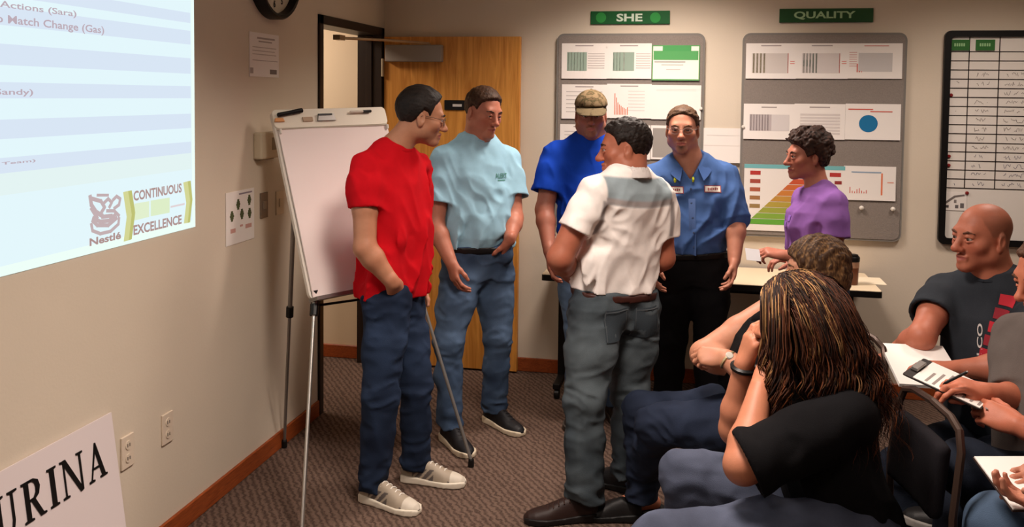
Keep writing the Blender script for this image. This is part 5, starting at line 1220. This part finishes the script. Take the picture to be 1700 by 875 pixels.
# ---- woman in purple T-shirt ----------------------------------------------------------------------------
def purple_woman():
    b = J(1358, 470, 4.42); hL = np.array([*(b + Rh * .03 - Fh * .08)[:2], 0]); hR = np.array([*(b + Rh * .05 + Fh * .10)[:2], 0])
    P = Person('woman in purple T-shirt with short curly dark hair holding a paper slip', b, (206, 136, 112))
    P.frame(b, J(1357, 315, 4.42), 186, 188); TL = P.TL
    secs = male_secs(.86, .02, TL, .025)
    P.set_head(J(1340, 258, 4.42), 184, 3, 0, .95)
    P.head(P.nk, chest=P.tpt(TL * .88, 0, 0), neck_r=.050, jaw=.9, nose=.95, red=.1, brow=(50, 34, 26), lips=(160, 80, 78))
    nz = folds(50, .024, 6, warp=2.5)
    P.short_hair((30, 20, 17), (74, 46, 34), th=.019, top=.012, noise=.011, lam=.02, front=.066, seed=51, stretch=(1, 1, 1), line=[-.085, -.08, -.065, -.035, .006, -.004, -.012, .026, .042, .060, .07])
    SL = P.tpt(TL * .86, -.158, -.008); SR = P.tpt(TL * .86, .158, -.008)
    EL = J(1385, 428, 4.24); WL = J(1302, 424, 4.22); ER = J(1365, 425, 4.60); WR = J(1320, 430, 4.46)
    P.arm(SL, EL, WL, (.047, .039, .025), dict(dirn=J(1262, 415, 4.24) - WL, back=Zv + .4 * -Fh, curl=(.75, .85, .9, .95), thumb=(.25, .2)), side=1, hand_scale=.92)
    P.arm(SR, ER, WR, (.046, .038, .025), dict(dirn=-Rh, back=Zv, curl=.6), side=-1, hand_scale=.9)
    P.inner(secs, TL * .92)
    P.shirt(secs, -.10, TL * 1.02, [(SL, EL, .62, .058, .074), (SR, ER, .6, .058, .072)], (134, 92, 160), amp=.020, lam=.11, seed=23)
    P.collar_ring((126, 84, 152), TL * .975, .066, .074, .062, .007, .04, off=-.012)
    c = P.tpt(TL * .66, .03, .2); [P.patch(c + P.rS * dx + P.up * dz, P.fS, .022, .03, (150, 104, 200), 'chest_print', nseg=2) for dx, dz in ((-.03, .02), (0, -.012), (.028, .016))]
    HR = P.tpt(-.02, .085, 0); HL = P.tpt(-.02, -.085, 0)
    P.trousers([(HL, np.array([*(hL - Rh * .04)[:2], .48]), ankle_of(hL, 180)), (HR, np.array([*(hR - Rh * .04)[:2], .48]), ankle_of(hR, 180))], (40, 44, 58), .03, male_secs(.92, .0, TL), (.105, .09, .07, .064, .062), rgb2=(56, 62, 78), seed=41)
    for h in (hL, hR): P.shoe(h, 180, .26, (40, 36, 36), (200, 192, 180), (60, 56, 54))
    P.finish()
    # the slip of paper she holds
    q = J(1250, 423, 4.23); o = tag(MB().obox(q, [nrm(-Rh + .1 * Zv), nrm(.8 * Zv + .5 * Fh), nrm(.5 * Zv - .8 * Fh)], .034, .030, .0008).build('paper_slip', mat('paper_slip', (214, 214, 218), rough=.7)), 'small grey paper slip held by the woman in purple', 'paper')
# ================================================================== seated people
def knee_foot(K, a, out=.10):
    """floor point of the heel under a bent knee"""
    h = np.array([*(np.array(K) + face_dir(a) * out)[:2], 0.0]); return h
def seat_secs(w, belly, L, bust=0.0): return male_secs(w, belly, L, bust)
# ---- woman with brown bob, black sleeveless top ----------------------------------------------------------
def bob_woman():
    P = Person('seated woman with brown bob and black sleeveless top, arms crossed', J(1300, 690, 3.42), (222, 162, 130))
    P.frame(J(1302, 695, 3.44), J(1340, 510, 3.44), 190, 204); TL = P.TL; secs = seat_secs(1.24, .15, TL, .06)
    P.set_head(J(1352, 445, 3.44), 165, 6, 0, .98)
    P.head(P.nk, chest=P.tpt(TL * .88, 0, 0), neck_r=.056, fat=.006, jaw=1.0, brow=(90, 64, 44))
    # bob: a full rounded mass plus strands
    d = SDF(); d.ell((0, -.018, .030), (.100, .118, .100), k=.02); d.ell((0, -.045, -.045), (.098, .085, .075), k=.04)
    nz = folds(60, .03, 4, (1.2, 1.2, .35)); nz2 = folds(61, .012, 4, (1.3, 1.3, .25))
    def post(V, x, y, z):
        V = V + .007 * nz(x, y, z) + .003 * nz2(x, y, z); hl = np.interp(y, [-.15, -.06, .0, .03, .05, .07, .1], [-.125, -.13, -.105, -.09, -.02, .045, .062]).astype(f32); return smax(V, hl - z, .012)
    V, Q = d.mesh((-.13, -.17, -.15), (.13, .14, .16), .0042, post); t = np.clip(.5 + .9 * nz2(V[:, 0], V[:, 1], V[:, 2]) + .5 * nz(V[:, 0], V[:, 1], V[:, 2]), 0, 1)[:, None]
    P.part('hair', P.h2w(V), Q, M_HAIR, np.array(lin((58, 38, 24))) * (1 - t) + np.array(lin((134, 100, 64))) * t)
    SR = P.tpt(TL * .86, .19, -.01); SL = P.tpt(TL * .86, -.19, -.01)
    ER = J(1168, 588, 3.50); WR = J(1240, 622, 3.40); EL = J(1275, 655, 3.22); WL = J(1204, 594, 3.33)
    P.arm(SR, ER, WR, (.064, .050, .030), dict(dirn=Rh - .3 * Fh, back=Zv - .5 * Fh, curl=.5), side=-1)
    P.arm(SL, EL, WL, (.064, .052, .031), dict(dirn=J(1166, 590, 3.36) - WL, back=Zv * .75 - Fh * .8, curl=(.85, .92, .98, 1.05), thumb=(.4, .4), mcp=1.2), side=1, hand_scale=1.0)
    P.inner(secs, TL * .95)
    P.shirt(secs, -.09, TL * .965, [], (15, 14, 16), name='top', amp=.012, lam=.12, seed=71)
    d = SDF()
    for sx in (-1, 1): d.chain([P.tpt(TL * .80, sx * .10, -.115), P.tpt(TL * .93, sx * .105, -.06), P.tpt(TL * .955, sx * .108, -.01), P.tpt(TL * .90, sx * .10, .07), P.tpt(TL * .78, sx * .10, .13)], [.03, .026, .026, .026, .03], k=.01)
    V, Q = d.mesh(*d.bounds(.012), .006); P.part('strap', V, Q, M_CLOTH, np.tile(lin((15, 14, 16)), (len(V), 1)))
    # watch on the near wrist
    fd = nrm(WL - EL); ring = []; u = nrm(np.cross(fd, Zv)); v = np.cross(fd, u)
    for q in np.linspace(0, 2 * PI, 21): ring.append(WL - fd * .012 + (u * math.cos(q) + v * math.sin(q)) * .034)
    P.mb(MB().tube(ring, .006, 6, False), 'watch', mat('watch_gold', (206, 184, 140), rough=.3, metal=.7))
    n_ = nrm(Zv * .75 - Fh * .8); P.mb(MB().lathe([(.014, 0), (.015, .004), (.012, .008), (0, .0085)], 14, WL - fd * .012 + n_ * .032, n_), 'watch_face', mat('watch_face', (226, 220, 208), rough=.2, metal=.3))
    HR = J(1290, 690, 3.54); HL = J(1305, 705, 3.32); KR = J(1068, 684, 3.72); KL = J(1092, 705, 3.52)
    hR = knee_foot(KR, 180, .0); hL = at_floor(1085, 848)
    AL = ankle_of(hL, 195); AR = hR + Zv * .10
    P.trousers([(HR, KR, AR), (HL, KL, AL + Zv * .03)], (26, 32, 46), .02, seat_secs(1.2, .06, TL), (.12, .105, .08, .07, .066), rgb2=(38, 46, 64), amp=.014, seed=72)
    d = SDF(); d.cone(HL, KL, .07, .05, k=.02); d.cone(KL, AL, .05, .033, k=.02); V, Q = d.mesh(*d.bounds(.02), .010); P.island(V, Q, P.skin)
    # bare near foot in a sandal
    f = face_dir(195); r = np.cross(f, Zv); d = SDF(); B = hL + Zv * .018
    d.cone(AL + Zv * .06, AL - Zv * .02, .034, .036, k=.02); d.cone(B + Zv * .02, B + f * .13 + Zv * .022, .030, .030, k=.02, flat=(r, 1.15)); d.cone(AL - Zv * .01, B + f * .15 + Zv * .018, .034, .022, k=.03); d.cone(B + f * .12 + r * -.012 + Zv * .014, B + f * .17 + Zv * .012, .026, .022, k=.02, flat=(r, 1.3))
    for i in range(5):
        o_ = (-.030 + .0155 * i); L_ = (.222, .218, .208, .196, .180)[i]; rr_ = (.0135, .010, .0095, .009, .0085)[i]; d.cone(B + f * .165 + r * o_ * -1, B + f * L_ + r * o_ * -1.1 - Zv * .003, rr_, rr_ * .95, k=.006)
    V, Q = d.mesh(*d.bounds(.012), .0042); P.island(V, Q, P.skin * np.array([1, .8, .75]))
    d = SDF(); d.cone(hL + Zv * .012 - f * .01, hL + f * .225 + Zv * .012, .040, .046, k=.01); V, Q = d.mesh(*d.bounds(.02), .005, lambda V, x, y, z: np.maximum(np.maximum(V, z - .020), .002 - z)); sd = P.part('sandal', V, Q, M_SHOE, np.tile(lin((22, 20, 20)), (len(V), 1)))
    b = MB()
    for yy, zz in ((.10, .058), (.135, .048), (.165, .036)): b.tube([hL + f * yy + r * u_ + Zv * (.012 + (zz - .006) * math.cos(u_ / .046 * PI / 2)) for u_ in np.linspace(-.043, .043, 9)], .008, 6)
    P.mb(b, 'sandal_strap', M_BLACK, parent=sd)
    P.shoe(hR, 175, .25, (22, 20, 20), (18, 18, 18), None, low=True)
    P.finish(); return P
# ---- woman with long wavy highlighted hair ---------------------------------------------------------------
def wavy_woman():
    P = Person('seated woman in black T-shirt with long wavy highlighted hair, hand on face', J(1415, 850, 2.68), (214, 146, 112))
    P.frame(J(1420, 862, 2.68), J(1366, 620, 2.67), 178, 180); TL = P.TL; secs = seat_secs(1.12, .07, TL, .03)
    P.set_head(J(1320, 524, 2.67), 164, 14, 0, 1.0)
    P.head(P.nk, chest=P.tpt(TL * .85, 0, 0), neck_r=.055, brow=(60, 40, 30), fat=.004)
    dark = np.array(lin((30, 18, 14))); mid = np.array(lin((84, 46, 28))); gold = np.array(lin((188, 142, 90))); cop = np.array(lin((150, 84, 44)))
    d = SDF(); d.ell((0, -.016, .034), (.090, .112, .096), k=.02); d.ell((0, -.05, -.05), (.100, .085, .11), k=.05); d.ell((0, -.09, -.16), (.12, .075, .11), k=.06)
    for sx in (-1, 1): d.cone((sx * .078, .035, .03), (sx * .088, .0, -.14), .026, .035, k=.04)
    nz = folds(64, .02, 4, (1.2, 1.2, .3))
    def post(V, x, y, z):
        V = V + .006 * nz(x, y, z); hl = np.interp(y, [-.2, .0, .03, .05, .065, .08, .1], [-.4, -.4, -.4, -.1, .02, .055, .066]).astype(f32); return smax(V, hl - z, .012)
    V, Q = d.mesh((-.14, -.19, -.29), (.14, .14, .16), .005, post); P.part('hair', P.h2w(V), Q, M_HAIR, np.tile(dark * 1.3, (len(V), 1)))
    rg = np.random.RandomState(3); N = 2200; m = 36
    down = nrm(P.hM.T @ np.array([0, 0, -1.])); HC = np.array([0, -.016, .032]); HR_ = np.array([.093, .115, .099])
    ell_push = [(HC, HR_), (np.array([0, -.05, -.06]), np.array([.112, .095, .12])), (P.w2h(P.tpt(TL * .70, 0, -.01)), np.array([.20, .15, .21]))]
    v = rg.normal(size=(N * 4, 3)); v /= np.linalg.norm(v, axis=1)[:, None]; v = v[(v[:, 2] > -.2) & ~((v[:, 1] > .66) & (v[:, 2] < .55))][:N]; N = len(v)
    L_ = np.where(rg.rand(N) < .75, rg.uniform(.36, .50, N), rg.uniform(.24, .36, N)); st = (L_ / m)[:, None]
    # side parting on the far side: most hair is swept over the crown to the near side, then hangs in waves
    near = v[:, 0] < .035; frontal = near & (v[:, 1] > .25 + .35 * (rg.rand(N) - .5))
    vel = np.stack([np.where(near, -1.0, 1.0), np.where(frontal, .05, -.35 - .5 * rg.rand(N) - .2 * (v[:, 1] < 0)), np.where(frontal, -.25, 0)], 1); vel /= np.linalg.norm(vel, axis=1)[:, None]
    ph = rg.uniform(0, 6.28, N); wl = rg.uniform(.060, .10, N); amp_ = rg.uniform(.005, .015, N); s1 = rg.normal(size=(N, 3)); s1 /= np.linalg.norm(s1, axis=1)[:, None]; s2 = np.cross(s1, down)
    q = HC + v * HR_ * (1 + .03 * rg.rand(N, 1)); back_ = np.where(frontal, -.02, -.05 - .16 * rg.rand(N)); pts = np.zeros((N, m + 1, 3))
    clump = np.round(v * 4) / 4; ph = ph * .16 + (clump @ np.array([7.1, 3.3, 5.7])) % 6.28; s1 = np.stack([np.sin(clump @ np.array([9.1, 2.3, 4.1])), np.cos(clump @ np.array([3.1, 8.3, 5.1])), np.sin(clump @ np.array([5.5, 6.3, 1.7])) * .4], 1) + .25 * s1; s1 /= np.linalg.norm(s1, axis=1)[:, None] + 1e-9; s2 = np.cross(s1, down); wl = .115 + .025 * np.sin(clump @ np.array([4.4, 7.9, 2.2])); amp_ = amp_ * .35 + .009
    for j in range(m + 1):
        d_ = j * st[:, 0]; g = np.minimum(1, d_ / .16)[:, None]; w_ = (amp_ * np.minimum(1, np.maximum(0, d_ - .12) / .14))[:, None]; an = (ph + d_ / wl * 6.28)[:, None]
        pts[:, j] = q + w_ * (s1 * np.sin(an) + s2 * np.cos(an))
        vel = vel * .78 + down * (.12 + .34 * g) + np.stack([np.zeros(N), back_ * g[:, 0], np.zeros(N)], 1); vel /= np.linalg.norm(vel, axis=1)[:, None]; q = q + vel * st
        for c_, r_ in ell_push:
            e = (q - c_) / r_; l_ = np.linalg.norm(e, axis=1)[:, None]; q = np.where(l_ < 1.02, c_ + e / l_ * r_ * (1.02 + .02 * rg.rand(N, 1)), q)
    rads = rg.uniform(.0012, .0030, N); cols_ = []
    for i in range(N):
        u_ = rg.rand(); topf = v[i, 2] > .25 and v[i, 1] > -.5
        if topf and u_ < .24: cols_.append((gold * rg.uniform(.4, 1.0), mid * .8))
        elif u_ < .40: cols_.append((mid, dark))
        elif u_ < .58: cols_.append((mid * .6, cop * rg.uniform(.4, .9)))
        else: cols_.append((dark, mid if rg.rand() < .45 else dark))
    paths = pts
    P.locks('hair_lock', paths, rads, cols_)['kind'] = 'stuff'
    SL = P.tpt(TL * .84, -.175, .0); SR = P.tpt(TL * .84, .175, .0)
    EL = J(1234, 772, 2.50); WL = J(1262, 645, 2.62); ER = J(1222, 712, 2.80); WR = J(1236, 604, 2.74)
    P.arm(SL, EL, WL, (.062, .052, .031), dict(dirn=J(1278, 605, 2.66) - WL, back=-Rh * .6 - Fh * .7, curl=(.9, 1.0, 1.0, 1.1), thumb=(.4, .5)), side=1, hand_scale=.9)
    P.arm(SR, ER, WR, (.060, .050, .031), dict(dirn=J(1248, 560, 2.72) - WR, back=-Rh - Fh * .35, curl=(.6, .7, .8, .9), thumb=(.45, .4)), side=-1, hand_scale=.92)
    P.inner(secs, TL * .9)
    P.shirt(secs, -.06, TL * 1.0, [(SL, EL, .97, .080, .094), (SR, ER, .66, .074, .086)], (16, 15, 17), amp=.014, lam=.12, seed=73)
    fd = nrm(WR - ER); u = nrm(np.cross(fd, Rh)); v = np.cross(fd, u); ring = [WR - fd * .012 + (u * math.cos(q) + v * math.sin(q)) * .034 for q in np.linspace(0, 2 * PI, 21)]
    P.mb(MB().tube(ring, .009, 6, False), 'bracelet', M_BLACK)
    HR = J(1400, 858, 2.84); HL = J(1420, 892, 2.54); KR = J(1142, 792, 2.86); KL = J(1098, 906, 2.52)
    hR = knee_foot(KR, 180, -.02); hL = knee_foot(KL, 180, -.02)
    P.trousers([(HR, KR, hR + Zv * .1), (HL, KL, hL + Zv * .1)], (52, 56, 69), .03, seat_secs(1.14, .05, TL), (.12, .112, .086, .074, .07), rgb2=(78, 84, 102), name='jeans', amp=.010, seed=74)
    for h in (hR, hL): P.shoe(h, 180, .25, (30, 28, 28), (190, 184, 176), (60, 56, 54))
    P.finish()
# ---- balding man in charcoal T-shirt ----------------------------------------------------------------------
def bald_man():
    J = lambda x, y, t: at_d(x, y, t + .08)
    P = Person('seated balding man in charcoal T-shirt with red vertical lettering', J(1668, 735, 3.25), (208, 132, 104))
    P.frame(J(1664, 738, 3.28), J(1648, 458, 3.27), 215, 222); TL = P.TL; secs = seat_secs(1.08, .03, TL)
    P.set_head(J(1630, 392, 3.25), 196, 2, 0, 1.04)
    P.head(P.nk, chest=P.tpt(TL * .9, 0, 0), neck_r=.064, jaw=1.05, fat=.004, nose=1.08, red=.15, bald=(104, 66, 50), brow=(96, 62, 46), lips=(158, 84, 76))
    SR = P.tpt(TL * .87, .19, -.01); SL = P.tpt(TL * .87, -.19, -.01)
    ER = J(1530, 560, 3.24); WR = J(1480, 590, 3.42); EL = J(1672, 612, 2.98); WL = J(1592, 612, 3.02)
    P.arm(SR, ER, WR, (.056, .048, .031), dict(dirn=J(1440, 600, 3.52) - WR, back=Zv + .3 * -Fh, curl=.4, thumb=(.4, .4)), side=-1)
    P.arm(SL, EL, WL, (.055, .047, .030), dict(dirn=J(1545, 607, 3.04) - WL, back=Zv, curl=(.35, .4, .45, .5), thumb=(.5, .4)), side=1)
    P.inner(secs, TL * .95)
    P.shirt(secs, -.05, TL * 1.03, [(SR, ER, .55, .070, .080), (SL, EL, .62, .070, .080)], (48, 52, 58), amp=.012, lam=.12, seed=76)
    P.collar_ring((42, 46, 52), TL * .985, .074, .080, .068, .008, .03, off=-.015)
    # vertical red lettering blocks with white lettering beside them
    rd = mat('print_red', (196, 44, 58), rough=.8); wt = mat('print_white', (206, 200, 196), rough=.8); base = J(1655, 520, 3.1); n_ = P.fS; upv = nrm(P.up - .18 * P.rS)
    for i in range(6): P.patch(base + upv * (.03 - .049 * i) + P.rS * .007 * i, n_, .050, .038, (0, 0, 0), 'red_letter', up=upv, m=rd if i % 2 == 0 else mat('print_red_dark', (150, 40, 52), rough=.8))
    V, Fc = text_fit('FALCO', -.09, -.010, .09, .010, .02); P.decal(V[:, :2], Fc, base - upv * .15 + P.rS * .055, n_, (206, 200, 196), 'white_lettering', up=P.rS, m=wt)
    HR = P.tpt(-.01, .1, .02); HL = P.tpt(-.01, -.1, .02); fd = face_dir(212); KR = HR + fd * .43 - Zv * .01; KL = HL + fd * .43 - Zv * .01
    hR = knee_foot(KR, 212, -.03); hL = knee_foot(KL, 212, -.03)
    P.trousers([(HR, KR, hR + Zv * .1), (HL, KL, hL + Zv * .1)], (22, 26, 36), .03, seat_secs(1.06, .01, TL), (.11, .1, .08, .074, .072), rgb2=(32, 38, 50), seed=77)
    for h in (hR, hL): P.shoe(h, 212, .30, (40, 36, 36), (180, 174, 166), (70, 66, 64))
    P.finish()
    # paper pad in his lap
    c = J(1530, 607, 3.12); tag(MB().obox(c, [nrm(-Rh + .15 * Fh), nrm(Fh + .15 * Rh + .25 * Zv), nrm(Zv - .25 * Fh)], .11, .14, .006).build('note_pad', M_PAPER), 'white note pad under the hands of the balding man', 'note pad')
# ---- man in grey T-shirt writing on a clipboard ------------------------------------------------------------
def clip_man():
    J = lambda x, y, t: at_d(x + 22, y + 6, t - .06)
    P = Person('seated man in grey T-shirt writing on a clipboard', J(1735, 800, 2.82), (222, 140, 108))
    P.frame(J(1738, 815, 2.84), J(1752, 535, 2.84), 188, 196); TL = P.TL; secs = seat_secs(1.1, .06, TL)
    P.set_head(J(1722, 452, 2.80), 186, 16, 0, 1.0)
    P.head(P.nk, chest=P.tpt(TL * .9, 0, 0), neck_r=.062, fat=.005, brow=(84, 56, 40)); P.short_hair((74, 48, 34), (104, 72, 52), th=.010, seed=78)
    SR = P.tpt(TL * .86, .19, .01); SL = P.tpt(TL * .86, -.19, .01)
    ER = J(1672, 660, 2.90); WR = J(1612, 645, 2.80); EL = J(1745, 735, 2.60); WL = J(1668, 700, 2.66)
    P.arm(SR, ER, WR, (.056, .047, .029), dict(dirn=J(1560, 628, 2.78) - WR, back=Zv - .3 * Fh, curl=(.55, .65, .75, .85), thumb=(.35, .5)), side=-1)
    P.arm(SL, EL, WL, (.056, .047, .029), dict(dirn=J(1618, 678, 2.72) - WL, back=-Fh * .8 + .3 * Zv, curl=(.7, .75, .8, .85), thumb=(.5, .3)), side=1)
    P.inner(secs, TL * .95)
    P.shirt(secs, -.05, TL * 1.03, [(SR, ER, .82, .072, .088), (SL, EL, .7, .072, .086)], (96, 88, 84), amp=.014, lam=.12, seed=79)
    P.collar_ring((88, 80, 76), TL * .985, .074, .080, .068, .008, .03, off=-.015)
    HR = P.tpt(-.01, .1, .02); HL = P.tpt(-.01, -.1, .02); KR = J(1572, 830, 2.98); KL = J(1584, 772, 2.74)
    hR = knee_foot(KR, 188, .0); AL = J(1640, 850, 3.02); fd = face_dir(188)
    P.trousers([(HR, KR, hR + Zv * .1), (HL, KL, AL)], (24, 28, 38), .03, seat_secs(1.08, .03, TL), (.112, .104, .082, .074, .072), rgb2=(36, 42, 54), seed=80)
    P.shoe(hR, 188, .30, (30, 28, 28), (150, 144, 138), (60, 58, 56)); P.shoe((AL + Fh * .0)[:2], 150, .30, (30, 28, 28), (150, 144, 138), (60, 58, 56), z0=float(AL[2]) - .09)
    P.finish()
    # clipboard with paper, pen
    a = J(1476, 614, 2.84); b = J(1606, 674, 2.70); c = J(1560, 598, 3.02)
    u = b - a; Lu = np.linalg.norm(u); u = u / Lu; v = c - a; v = v - u * (v @ u); v = nrm(v); n = np.cross(u, v); n = n if n[2] > 0 else -n; Lv = .225
    o = empty('clipboard', a); tag(o, 'dark clipboard with white form held by the man in grey', 'clipboard')
    MB().prism(rounded_poly(0, 0, Lu, Lv, .01), -.004, 0, lambda p, q, d: a + u * p + v * q + n * d).build('board', mat('clipboard_brown', (34, 28, 26), rough=.5), o, org=a)
    MB().prism([(.03, .006), (Lu - .004, .006), (Lu - .004, Lv - .006), (.03, Lv - .006)], .0005, .002, lambda p, q, d: a + u * p + v * q + n * d).build('form', M_PAPER, o, org=a)
    m = MB(); m.cur = lin((150, 140, 136))
    for i in range(9): m.prism([(.06 + .022 * i, .02), (.068 + .022 * i, .02), (.068 + .022 * i, Lv * (.55 + .35 * ((i * 7) % 3) / 3)), (.06 + .022 * i, Lv * (.55 + .35 * ((i * 7) % 3) / 3))], .0021, .0024, lambda p, q, d: a + u * p + v * q + n * d)
    m.build('print', M_INK, o, org=a)
    MB().prism([(.004, Lv * .3), (.026, Lv * .3), (.026, Lv * .7), (.004, Lv * .7)], .0005, .012, lambda p, q, d: a + u * p + v * q + n * d).build('clip', M_GREYMET, o, org=a, bevel=.002)
    t0, t1 = J(1543, 632, 2.76), J(1583, 612, 2.74); pn = empty('pen', t0); tag(pn, 'dark pen in the writing hand of the man in grey', 'pen')
    MB().tube([t0, t0 + (t1 - t0) * .12, t1], [.001, .0045, .0045], 8).build('barrel', M_BLACK, pn, org=t0); MB().tube([t1, t1 + (t1 - t0) * .05], .003, 8).build('button', M_GREYMET, pn, org=t0)
# ---- person at the edge holding a pad ------------------------------------------------------------------------
def edge_person():
    J = lambda x, y, t: at_d(x, y, t - .14)
    P = Person('seated person in dark red top and blue jeans holding a white pad', J(1890, 900, 2.42), (214, 150, 122))
    P.frame(J(1885, 960, 2.44), J(1875, 615, 2.46), 186, 190); TL = P.TL; secs = seat_secs(1.0, .03, TL)
    P.set_head(J(1865, 520, 2.44), 182, 15); P.head(P.nk, chest=P.tpt(TL * .9, 0, 0)); P.short_hair((60, 40, 30), (86, 60, 44), th=.012, seed=82)
    SR = P.tpt(TL * .86, .18, .01); SL = P.tpt(TL * .86, -.18, .01)
    ER = J(1850, 780, 2.62); WR = J(1752, 790, 2.50); EL = J(1860, 860, 2.26); WL = J(1768, 838, 2.32)
    P.arm(SR, ER, WR, (.054, .045, .028), dict(dirn=J(1700, 792, 2.46) - WR, back=Zv - .6 * Fh, curl=(.5, .55, .6, .65), thumb=(.4, .4)), side=-1)
    P.arm(SL, EL, WL, (.054, .045, .028), dict(dirn=-Rh + .3 * Fh, back=-Zv, curl=.5), side=1)
    P.inner(secs, TL * .95)
    P.shirt(secs, -.05, TL * 1.02, [(SR, ER, .95, .070, .066), (SL, EL, .95, .07, .066)], (128, 32, 44), amp=.012, lam=.12, seed=83)
    P.collar_ring((110, 28, 38), TL * .985, .072, .078, .066, .008, .03, off=-.015)
    HR = P.tpt(-.01, .1, .02); HL = P.tpt(-.01, -.1, .02); KR = J(1655, 868, 2.60); KL = J(1640, 960, 2.36); hR = knee_foot(KR, 186, .0); hL = knee_foot(KL, 186, .0)
    P.trousers([(HR, KR, hR + Zv * .1), (HL, KL, hL + Zv * .1)], (58, 74, 96), .03, seat_secs(1.0, .01, TL), (.11, .1, .078, .072, .07), rgb2=(78, 96, 118), seed=84)
    for h in (hR, hL): P.shoe(h, 186, .28, (60, 56, 56), (190, 184, 176), (90, 86, 84))
    P.finish()
    a = J(1617, 759, 2.56); b = J(1682, 846, 2.36); c = J(1760, 772, 2.52); u = nrm(b - a); Lu = np.linalg.norm(b - a); v = c - a; v = nrm(v - u * (v @ u)); n = np.cross(u, v); n = n if n[2] > 0 else -n
    o = empty('note_pad', a); tag(o, 'white pad on dark backing held over blue jeans', 'note pad')
    MB().prism([(-.002, -.002), (Lu + .002, -.002), (Lu + .002, .282), (-.002, .282)], -.006, -.001, lambda p, q, d: a + u * p + v * q + n * d).build('backing', mat('pad_backing', (60, 44, 38)), o, org=a)
    MB().prism([(0, 0), (Lu, 0), (Lu, .28), (0, .28)], -.001, .003, lambda p, q, d: a + u * p + v * q + n * d).build('sheet', M_PAPER, o, org=a)
# ================================================================== chairs under the seated people
def chair(pel, a, label, back=.22):
    f = face_dir(a); r = np.cross(f, Zv); b0 = np.array([pel[0], pel[1], 0.0]); o = empty('stacking_chair', b0); tag(o, label, 'chair', 'stacking chairs of the audience')
    def p(u, v, z): return b0 + r * u + f * v + Zv * z
    sm = mat('chair_fabric', (30, 28, 32), rough=.9, spec=.1, bump=.3, bscale=400); fm = mat('chair_frame', (70, 54, 46), rough=.4, metal=.4)
    d = SDF(); d.add(lambda x, y, z: np.sqrt(np.maximum(np.abs((x - b0[0]) * r[0] + (y - b0[1]) * r[1]) - .19, 0) ** 2 + np.maximum(np.abs((x - b0[0]) * f[0] + (y - b0[1]) * f[1] - .03) - .18, 0) ** 2 + np.maximum(np.abs(z - .415) - .008, 0) ** 2) - .028, b0 + np.array([-.36, -.36, .36]), b0 + np.array([.36, .36, .47])); V, Q = d.mesh(b0 + np.array([-.36, -.36, .36]), b0 + np.array([.36, .36, .47]), .010)
    fast_mesh('seat', V, Q, sm, o, b0)
    def bk(x, y, z):
        X = (x - b0[0]) * r[0] + (y - b0[1]) * r[1]; Y = (x - b0[0]) * f[0] + (y - b0[1]) * f[1]; return np.sqrt(np.maximum(np.abs(X) - .14, 0) ** 2 + np.maximum(np.abs(Y + back + .02 + (z - .45) * .10 - X * X * .35) - .004, 0) ** 2 + np.maximum(np.abs(z - .69) - .09, 0) ** 2) - np.minimum(.07, .07) * 0 - .018
    d = SDF(); d.add(bk, b0 + np.array([-.45, -.45, .5]), b0 + np.array([.45, .45, .9])); V, Q = d.mesh(b0 + np.array([-.45, -.45, .52]), b0 + np.array([.45, .45, .88]), .010); fast_mesh('backrest', V, Q, sm, o, b0)
    for sx in (-1, 1):
        MB().tube([p(sx * .215, .20, .006), p(sx * .215, .17, .38), p(sx * .215, .12, .40), p(sx * .215, -.18, .40)], .011, 8).build('leg', fm, o, org=b0, smooth=True)
        MB().tube([p(sx * .215, -.24, .006), p(sx * .215, -.19, .38), p(sx * .213, -back - .045, .62), p(sx * .205, -back - .065, .80), p(sx * .18, -back - .070, .85), p(sx * .12, -back - .074, .868), p(0, -back - .078, .872)], .0115, 8).build('leg', fm, o, org=b0, smooth=True)
    MB().tube([p(-.215, -.18, .40), p(.215, -.18, .40)], .010, 8).build('rail', fm, o, org=b0); MB().tube([p(-.215, .13, .395), p(.215, .13, .395)], .010, 8).build('rail', fm, o, org=b0)
def chairs():
    chair(J(1302, 695, 3.44), 190, 'dark padded chair under the woman with the brown bob')
    chair(J(1420, 862, 2.68), 179, 'dark padded chair under the woman with long wavy hair', back=.14)
    chair(at_d(1664, 738, 3.36), 214, 'dark padded chair under the balding man')
    chair(at_d(1760, 821, 2.78), 189, 'dark padded chair under the man with the clipboard')
    chair(at_d(1885, 960, 2.30), 187, 'dark padded chair under the person in blue jeans')
for fn in (red_man, paleblue_man, cap_man, polo_man, work_man, purple_woman, bob_woman, wavy_woman, bald_man, clip_man, edge_person, chairs):
    fn()
